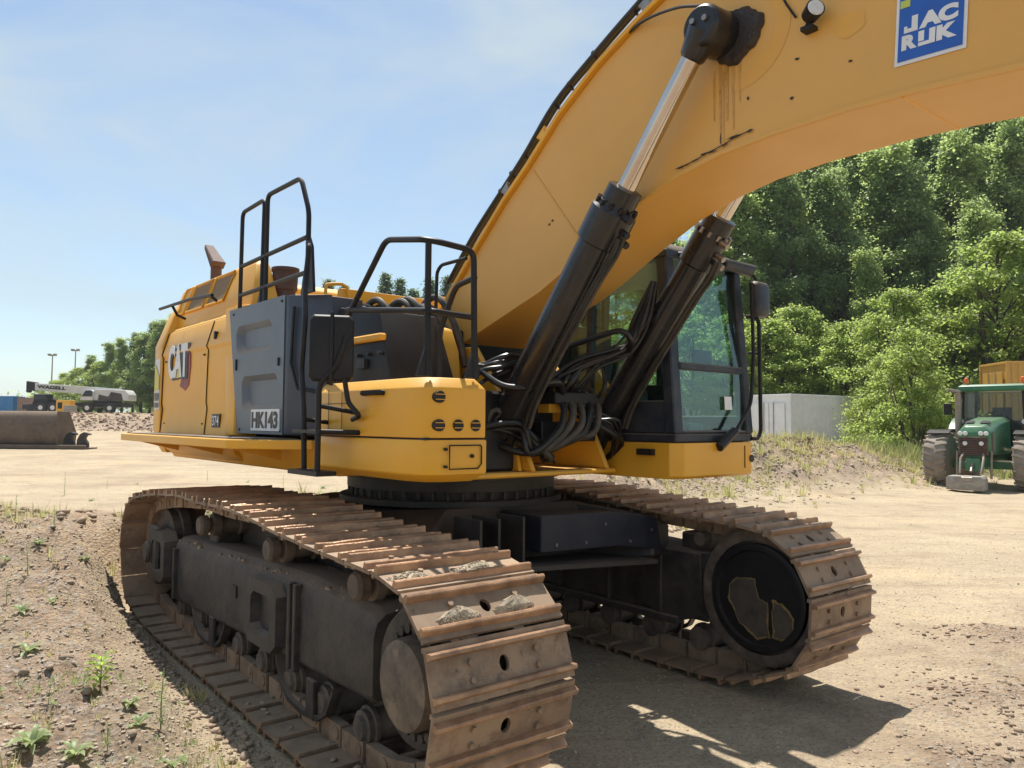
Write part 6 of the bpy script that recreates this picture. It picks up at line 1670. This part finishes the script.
mb = MB(); mb.loft([[Vector((x, y, z)) for x, z in ((-0.2, 1.5), (5.0, 1.5), (5.0, 2.2), (4.6, 2.75), (1.2, 2.85), (-.2, 2.2))] for y in (-1.0, 1.0)])
mb.build('superstructure', M['crane'], Cr, bevel=0.06)
mb = MB(); mb.loft([[Vector((x, y, z)) for x, z in ((-0.5, 1.5), (1.0, 1.5), (1.1, 2.5), (.8, 2.75), (.1, 2.75), (-.35, 2.1))] for y in (-1.24, -.55)])
cc = mb.build('crane_cab', M['crane'], Cr, bevel=0.05)
mb = MB(); mb.prism([Vector((x, -1.26, z)) for x, z in ((-.3, 1.95), (.95, 1.95), (.98, 2.5), (.75, 2.66), (.15, 2.66))], [Vector((x, -1.245, z)) for x, z in ((-.3, 1.95), (.95, 1.95), (.98, 2.5), (.75, 2.66), (.15, 2.66))]); mb.build('cab_window', M['navy'], cc)
mb = MB(); mb.prism([Vector((x, -1.05, z)) for x, z in ((1.5, 1.55), (4.4, 1.5), (4.2, 2.3), (3.0, 2.5), (2.7, 1.95), (1.6, 2.2))], [Vector((x, -1.01, z)) for x, z in ((1.5, 1.55), (4.4, 1.5), (4.2, 2.3), (3.0, 2.5), (2.7, 1.95), (1.6, 2.2))]); mb.build('machinery_opening', M['carbody'], Cr)
mb = MB()
def bs(x, z0, z1, w): return [Vector((x, -w, z0)), Vector((x, w, z0)), Vector((x, w, z1)), Vector((x, -w, z1))]
mb.loft([bs(3.6, 2.0, 2.9, .42), bs(-6.3, 2.65, 3.50, .40)])
cbm = mb.build('crane_boom', M['crane'], Cr, bevel=0.03)
mb = MB(); mb.loft([bs(-6.31, 2.55, 3.6, .45), bs(-7.3, 2.75, 3.75, .45)]); mb.cyl((-7.2, -.3, 2.6), (-7.2, .3, 2.6), .22, n=14); mb.build('boom_head', BK, cbm, bevel=.05)
mb = MB(); text_bm(mb, 'WAGELL', 3.4, 0.40, Matrix(((1, 0, -0.0, -6.0), (0, 0, -1, -0.44), (-.064, 1, 0, 2.90), (0, 0, 0, 1))), 0.01, 0.05); mb.build('boom_lettering', M['letterblack'], cbm, smooth=False)
mb = MB(); mb.box(-5.9, -4.4, -1.2, .2, 1.25, 2.2); mb.build('driver_cabin', M['navy'], Cr, bevel=.12, seg=2)
gx, gy = at(66, 86), 86
ym = thing('skid_generator', 'small yellow generator box in front of the crane carrier', 'generator', Matrix.Translation((gx, gy, gz(gx, gy))))
mb = MB(); mb.box(-.8, .8, -.5, .5, .12, 1.45); mb.build('housing', M['yellow'], ym, bevel=.06, seg=2)
mb = MB(); mb.box(-.6, -.1, -.52, -.49, .5, 1.2); mb.box(-.85, .85, -.45, -.3, 0, .12); mb.box(-.85, .85, .3, .45, 0, .12); mb.build('skid_frame', BK, ym)
gx, gy = at(71, 83.5), 83.5
wm = thing('grey_crate', 'pale grey crate standing at the foot of the yellow generator', 'crate', Matrix.Translation((gx, gy, gz(gx, gy))))
mb = MB(); mb.box(-.5, .5, -.4, .4, .08, .85); mb.build('crate_box', M['concrete'], wm, bevel=.02)
mb = MB()
for x in (-.35, 0, .35): mb.box(x - .06, x + .06, -.4, .4, 0, .078)
mb.build('crate_foot', M['brown'], wm)
# pick-up behind
px_, py_ = at(47, 92), 92
pk = thing('pickup_truck', 'dark pickup truck parked between the brown cabin and the yellow generator', 'truck', Matrix.Translation((px_, py_, gz(px_, py_))))
mb = MB(); mb.loft([[Vector((x, y, z)) for x, z in ((-2.4, .4), (2.4, .4), (2.4, 1.0), (1.0, 1.05), (.7, 1.65), (-.6, 1.65), (-1.1, 1.08), (-2.4, .98))] for y in (-.85, .85)]); mb.build('truck_body', M['navy'], pk, bevel=.06, seg=2)
mb = MB(); mb.prism([Vector((x, -.87, z)) for x, z in ((.85, 1.1), (.6, 1.55), (-.5, 1.55), (-.9, 1.12))], [Vector((x, -.855, z)) for x, z in ((.85, 1.1), (.6, 1.55), (-.5, 1.55), (-.9, 1.12))]); mb.build('truck_window', M['mirror'], pk)
for x in (-1.5, 1.5):
    for sy in (-1, 1):
        mb = MB(); mb.cyl((x, sy * .65, .36), (x, sy * .88, .36), .36, n=20); mb.build('wheel', M['rubber'], pk)
# light masts
def mast(px, Yd, ytop, lab):
    x = at(px, Yd); z0 = gz(x, Yd); zt = 1.78 + (421 - ytop) * Yd / 765
    t = thing('light_mast', lab, 'lamp post', Matrix.Translation((x, Yd, z0)), 'light masts on the left horizon'); hh = zt - z0
    mb = MB(); mb.tube([(0, 0, 0), (0, 0, hh)], [.17, .10], 8); mb.build('mast_pole', M['exhaust'], t)
    mb = MB(); mb.box(-.7, .7, -.15, .15, hh - .1, hh + .15); mb.box(-.8, -.3, -.35, .1, hh - .05, hh + .32); mb.box(.3, .8, -.35, .1, hh - .05, hh + .32); mb.build('floodlight', M['exhaust'], t)
mast(51, 150, 356, 'leftmost light mast beyond the crane boom'); mast(74, 155, 351, 'second light mast from the left beyond the crane boom')
mast(104.5, 145, 346, 'third light mast from the left, tallest of the row'); mast(103, 128, 380, 'short fourth mast behind the cab of the crane')

# ================================================================== SMALL THINGS
# stones and clods
def rocks(name, pts, mat, label, seed):
    r = np.random.default_rng(seed)
    ico = bmesh.new(); bmesh.ops.create_icosphere(ico, subdivisions=1, radius=1.0)
    bv = np.array([v.co[:] for v in ico.verts]); bf = np.array([[v.index for v in f.verts] for f in ico.faces]); ico.free()
    n = len(pts); nv = len(bv)
    P = np.array(pts)
    jit = 1 + r.uniform(-.42, .38, (n, nv, 1)); sc = np.stack([r.uniform(.7, 1.3, n), r.uniform(.7, 1.3, n), r.uniform(.4, .8, n)], -1)[:, None, :]
    a = r.uniform(0, 6.28, n)[:, None]; V = bv[None] * jit * sc * P[:, 3][:, None, None]
    X = V[..., 0] * np.cos(a) - V[..., 1] * np.sin(a); Yv = V[..., 0] * np.sin(a) + V[..., 1] * np.cos(a)
    V = np.stack([X, Yv, V[..., 2]], -1) + P[:, None, :3]
    Fc = (bf[None] + (np.arange(n) * nv)[:, None, None]).reshape(-1)
    me = bpy.data.meshes.new(name); me.vertices.add(n * nv); me.vertices.foreach_set('co', V.ravel())
    me.loops.add(len(Fc)); me.loops.foreach_set('vertex_index', Fc); me.polygons.add(len(Fc) // 3); me.polygons.foreach_set('loop_start', np.arange(len(Fc) // 3) * 3)
    me.update(); me.validate(); me.materials.append(mat)
    o = link(name, me); tag(o, label, 'stones', kind='stuff')
M['stone'] = pbr('stones', (0.36, 0.28, 0.20), (0.50, 0.41, 0.31), 3.0, 0.95, bump=.3)
M['clod'] = pbr('clods', (0.27, 0.20, 0.145), (0.40, 0.30, 0.21), 2.0, 0.95, bump=.4)
def scatter(n, region, smin, smax, seed, sink=.2, power=3.0):
    r = np.random.default_rng(seed); out_ = []
    while len(out_) < n:
        m = n * 2
        x, y = region(r, m); h, ro = height(x, y)
        s = smin + (smax - smin) * r.random(len(x)) ** power
        out_ += list(zip(x, y, h + s * sink, s, ro))
    return out_[:n]
def reg_left(r, m):
    y = 1.8 + 8.5 * r.random(m) ** 1.3; x = -y * (0.25 + 0.5 * r.random(m)); k_ = ((x - T0.x) * BV.x + (y - T0.y) * BV.y) < -0.03
    return x[k_], y[k_]
def reg_rear(r, m):
    x = r.uniform(-7, 3, m); y = 9 + (x + 6) * .4 + r.normal(0, 1.1, m); rx, ry = x - T0.x, y - T0.y
    k_ = (rx * AV.x + ry * AV.y) > 5.75; return x[k_], y[k_]
def reg_mound(r, m):
    t = r.random(m); x = 2 + 12 * t; y = 17.5 + 8.5 * np.minimum(1, t * 1.4) + r.normal(0, 1.7, m); return x, y
def reg_front(r, m):
    y = 2.2 + 12 * r.random(m) ** 1.5; x = y * (-0.05 + 0.8 * r.random(m)); rx, ry = x - T0.x, y - T0.y
    q = rx * BV.x + ry * BV.y; s = rx * AV.x + ry * AV.y
    k_ = ~(((q > -.1) & (q < .85) & (s > -.1)) | ((q > 2.65) & (q < 3.6) & (s > -.1))); return x[k_], y[k_]
strip = lambda L_: [p[:4] for p in L_]
rocks('gravel', strip(scatter(14000, reg_left, .003, .015, 1)), M['stone'], 'loose gravel and clods on the bank left of the near track', 1)
rocks('dirt_clods', strip(scatter(800, reg_left, .006, .032, 2, power=5)), M['clod'], 'brown dirt clods on the bank left of the near track', 2)
rocks('gravel', strip(scatter(2500, reg_rear, .012, .07, 3, power=4)), M['clod'], 'rubble on the crest behind the excavator', 3)
rocks('gravel', strip(scatter(12000, reg_mound, .010, .055, 4, power=3)), M['stone'], 'rubble over the spoil heap behind the cab', 4)
rocks('gravel', strip(scatter(11000, reg_front, .002, .011, 5, power=3)), M['stone'], 'small gravel strewn over the yard in front of the tracks', 5)
def reg_berm(r, m):
    return r.uniform(-52, -14, m), 64.5 + r.normal(0, 2.6, m)
M['bermsoil'] = pbr('berm_soil', (0.22, 0.145, 0.10), (0.36, 0.25, 0.165), 1.0, 0.95)
rocks('dirt_clods', strip(scatter(4500, reg_berm, .03, .16, 17, power=2.5)), M['bermsoil'], 'broken brown earth along the berm in front of the mobile crane', 17)
def reg_clump(r, m):
    c_ = np.array([(2.55, 4.1), (3.3, 4.6), (3.9, 5.3), (4.1, 6.6), (4.9, 6.2), (3.1, 5.2)]); i = r.integers(0, len(c_), m)
    return c_[i, 0] + r.normal(0, .28, m), c_[i, 1] + r.normal(0, .22, m)
rocks('dirt_clods', strip(scatter(1700, reg_clump, .004, .024, 6, power=3)), M['clod'], 'dark lumps of churned earth right of the far track', 6)
# packed dirt and lumps lying on the lower shoes
def reg_trench(r, m):
    s = r.uniform(0.3, 5.2, m); q = -0.28 + 0.2 * r.random(m)
    return T0.x + BV.x * q + AV.x * s, T0.y + BV.y * q + AV.y * s
rocks('dirt_clods', strip(scatter(900, reg_trench, .005, .03, 7, power=3)), M['clod'], 'crumbled earth along the foot of the near track', 7)
def lumps():
    r = random.Random(8); pts = []
    for i in range(240):
        s = r.uniform(0.3, 4.9); q = r.uniform(0.06, 0.5); p = kw(q, s); pts.append((p.x, p.y, 0.05 + r.random() * .02, 0.005 + .02 * r.random() ** 3))
    for i in range(260):
        s = r.uniform(1.0, 4.2); q = r.uniform(0.15, 0.6); p = kw(q, s); zt = 0.885 if s < 2.2 else (0.85 if s < 3 else .82); pts.append((p.x, p.y, zt - .01, 0.004 + .022 * r.random() ** 3))
    return pts
rocks('dirt_clods', lumps(), M['clod'], 'earth lumps caught on the shoes and frame of the near track', 8)

# weeds --------------------------------------------------------------------
def leafblade(mb, base, d, up, L_, w, mat_i=0, curl=.35):
    mb.mi = mat_i; d = Vector(d).normalized(); up = Vector(up).normalized(); s_ = d.cross(up).normalized()
    rows = []
    for t, wf in ((0, .25), (.25, .8), (.55, 1), (.8, .7), (1, .08)):
        c_ = Vector(base) + d * L_ * t + up * (L_ * (math.sin(t * 2.2) * .28 - curl * t * t))
        rows.append([c_ - s_ * w * wf, c_ - up * w * .25, c_ + s_ * w * wf])
    mb.loft(rows, cap=False, closed=False)
def rosette(seed, n=9, L_=.14, w=.022):
    r = random.Random(seed); mb = MB()
    for i in range(n):
        a = i * 2.4 + r.uniform(-.6, .6); leafblade(mb, (0, 0, .01), (math.cos(a), math.sin(a), r.uniform(.0, .9)), (0, 0, 1), L_ * r.uniform(.6, 1.1), w * r.uniform(.7, 1.2))
    for f in mb.b.faces: f.smooth = True
    me = bpy.data.meshes.new('leaves'); mb.b.to_mesh(me); mb.b.free(); me.materials.append(M['weed']); return me
def stalk(seed, H_=.3):
    r = random.Random(seed); mb = MB()
    mb.tube([(0, 0, 0), (.01, 0, H_ * .5), (.02, .01, H_)], [.004, .003, .002], 5)
    for i in range(14):
        z = H_ * (.12 + .06 * i); a = i * 2.4; leafblade(mb, (.01, 0, z), (math.cos(a), math.sin(a), .7), (0, 0, 1), .07 * (1.1 - z / H_ * .6), .006, 0)
    for f in mb.b.faces: f.smooth = True
    me = bpy.data.meshes.new('leaves'); mb.b.to_mesh(me); mb.b.free(); me.materials.append(M['weed']); return me
RO = [rosette(i, 9 + i * 4, .10 + .015 * i, .014 + .002 * i) for i in range(3)]; STK = [stalk(5, .3), stalk(6, .45)]
def weed(px, py, me, sc, lab, name='weed', cat='weed', grp=None):
    # find the ground point of this plant on its sight line
    dx, dz = (px - 512) / 765, -(py - (424 + (px - 512) * .008)) / 765
    Yd = 2.0
    while Yd < 60 and 1.78 + dz * Yd > gz(dx * Yd, Yd): Yd += .03
    o = link(name, me, None, Matrix.Translation((dx * Yd, Yd, gz(dx * Yd, Yd) - .005)) @ Matrix.Rotation(random.uniform(0, 6), 4, 'Z') @ Matrix.Scale(sc, 4))
    tag(o, lab, cat, grp)
random.seed(3)
weed(45, 742, RO[2], .95, 'large pale rosette in the bottom left corner', 'broadleaf_weed')
weed(88, 752, RO[1], .9, 'rosette at the bottom edge right of the large corner rosette', 'broadleaf_weed')
weed(150, 722, RO[0], .8, 'small rosette at the foot of the flowering stalk near the track', 'broadleaf_weed')
weed(38, 650, RO[1], .9, 'pale rosette at the left edge, level with the sapling', 'broadleaf_weed')
weed(30, 612, RO[0], .9, 'flat grey-green rosette higher up the bank, near the left edge', 'broadleaf_weed')
weed(185, 762, RO[0], .9, 'rosette cut by the bottom edge right of the flowering stalk', 'broadleaf_weed')
weed(8, 690, RO[0], .7, 'little rosette cut by the left edge of the photo', 'broadleaf_weed')
weed(171, 722, STK[0], 1.0, 'thin stalk with a pale flower head beside the shaded track edge', 'stalk_weed')
weed(68, 495, STK[1], 1.1, 'tall feathery stalk standing on the crest before the sandy yard', 'stalk_weed')
for i, (px, py, s_) in enumerate(((20, 520, .8), (45, 545, .7), (35, 575, .8), (12, 560, .7), (60, 530, .6), (95, 500, .7), (110, 488, .7), (140, 484, .8), (15, 600, .6), (60, 600, .6), (120, 745, .5), (140, 700, .5), (60, 700, .5), (90, 560, .6), (210, 480, .9), (250, 482, .9), (285, 485, .9), (325, 488, .9))):
    weed(px, py, RO[i % 3] if i % 2 else STK[i % 2], s_, 'small green weed growing out of the gravelly bank', 'small_weed', 'weed', 'small weeds on the bank')
# sapling with bright leaves
def sapling():
    px, py = 110, 690; dx, dz = (px - 512) / 765, -(py - 420.8) / 765; Yd = 2.0
    while 1.78 + dz * Yd > gz(dx * Yd, Yd): Yd += .01
    t = thing('sapling', 'small bright green sapling standing alone on the bank left of the near track', 'sapling', Matrix.Translation((dx * Yd, Yd, gz(dx * Yd, Yd) - .01)))
    r = random.Random(2); mb = MB()
    mb.tube([(0, 0, 0), (.006, 0, .10), (.0, .004, .22)], [.004, .003, .002], 6)
    for a in (0.5, 2.6, 4.4): mb.tube([(.004, 0, .09), (math.cos(a) * .05, math.sin(a) * .05, .15)], [.0025, .0015], 5)
    mb.build('stem', M['stem'], t)
    mb = MB()
    for i in range(26):
        a = i * 2.4; z = .06 + .165 * (i / 26); rr4 = .02 + .05 * r.random()
        leafblade(mb, (math.cos(a) * rr4 * .5, math.sin(a) * rr4 * .5, z), (math.cos(a), math.sin(a), r.uniform(-.1, .6)), (0, 0, 1), .052 * r.uniform(.7, 1.2), .015)
    for f in mb.b.faces: f.smooth = True
    me = bpy.data.meshes.new('leaves'); mb.b.to_mesh(me); mb.b.free(); me.materials.append(M['sap']); link('leaves', me, t)
    mb = MB(); leafblade(mb, (.01, -.01, .05), (1, -.3, -.1), (0, 0, 1), .055, .012); me = bpy.data.meshes.new('red_leaf'); mb.b.to_mesh(me); mb.b.free(); me.materials.append(M['red']); link('red_leaf', me, t)
sapling()
# grass tufts
def tufts(name, pts, mat, label, seed, blades=14, hgt=.10):
    r = np.random.default_rng(seed); P = np.repeat(np.array(pts)[:, :3], blades, 0); n = len(P)
    S_ = np.repeat(np.array(pts)[:, 3], blades)
    a = r.uniform(0, 6.28, n); d = np.stack([np.cos(a), np.sin(a), np.zeros(n)], -1); h = hgt * S_ * r.uniform(.5, 1.3, n)
    b0 = P + d * (r.random(n) * .04 * S_)[:, None]; w = np.stack([-np.sin(a), np.cos(a), np.zeros(n)], -1) * (.004 * S_)[:, None]
    tip = b0 + d * (h * r.uniform(.2, .8, n))[:, None] + np.array([0, 0, 1]) * h[:, None]
    V = np.stack([b0 - w, b0 + w, tip], 1).reshape(-1, 3)
    me = bpy.data.meshes.new(name); me.vertices.add(n * 3); me.vertices.foreach_set('co', V.ravel()); me.loops.add(n * 3); me.loops.foreach_set('vertex_index', np.arange(n * 3))
    me.polygons.add(n); me.polygons.foreach_set('loop_start', np.arange(n) * 3); me.update(); me.validate(); me.materials.append(mat)
    tag(link(name, me), label, 'grass', kind='stuff')
tufts('grass', strip(scatter(150, reg_left, .5, 1.4, 11, 0)), M['dry'], 'dry grass blades scattered over the bank on the left', 11)
tufts('grass', strip(scatter(420, reg_rear, .8, 2.0, 12, 0)), M['dry'], 'dry grass along the crest behind the excavator', 12)
tufts('grass', strip(scatter(1500, reg_mound, 1.0, 3.5, 13, 0)), M['dry'], 'pale grass growing over the spoil heap', 13)
def reg_feet(r, m):
    t = r.random(m); x = 6 + 12 * t; y = 29 + r.normal(0, 1.6, m); return x, y
tufts('grass', strip(scatter(1800, reg_feet, 2.0, 6.0, 14, 0)), M['undergrowth'], 'green undergrowth along the foot of the shrubs', 14)

def reg_patch(r, m):
    y = 2.4 + 6.5 * r.random(m); x = -y * (0.30 + 0.42 * r.random(m)); k_ = (((x - T0.x) * BV.x + (y - T0.y) * BV.y) < -0.3) & (fbm(x, y, 3, 1.4) > 0.12)
    return x[k_], y[k_]
tufts('ground_cover', strip(scatter(700, reg_patch, .25, .8, 15, 0)), M['weed'], 'low green ground cover in patches over the bank on the left', 15, blades=9, hgt=.06)
def reg_crest(r, m):
    x = r.uniform(-7.5, 2, m); y = 9.2 + (x + 6) * .45 + r.normal(0, .7, m); rx, ry = x - T0.x, y - T0.y
    k_ = ((rx * AV.x + ry * AV.y) > 5.9) & (fbm(x, y, 2, 1.1) > 0.0); return x[k_], y[k_]
tufts('ground_cover', strip(scatter(350, reg_crest, .6, 1.6, 16, 0)), M['weed'], 'green weeds along the crest behind the excavator', 16, blades=10, hgt=.08)

# ------------------------------------------------------------------ air
hz = MB(); hz.box(-2300, 2300, -2300, 2300, -1.5, 60)
hm = bpy.data.materials.new('air'); hm.use_nodes = True; ht = hm.node_tree; ht.nodes.clear()
ho = ht.nodes.new('ShaderNodeOutputMaterial'); hv = ht.nodes.new('ShaderNodeVolumePrincipled')
hv.inputs['Color'].default_value = (0.86, 0.92, 1.0, 1); hv.inputs['Density'].default_value = 0.0003; hv.inputs['Anisotropy'].default_value = 0.2
ht.links.new(hv.outputs[0], ho.inputs['Volume'])
ha = hz.build('haze', hm, smooth=False); tag(ha, 'faint bluish haze hanging in the air over the yard', 'haze', kind='stuff')
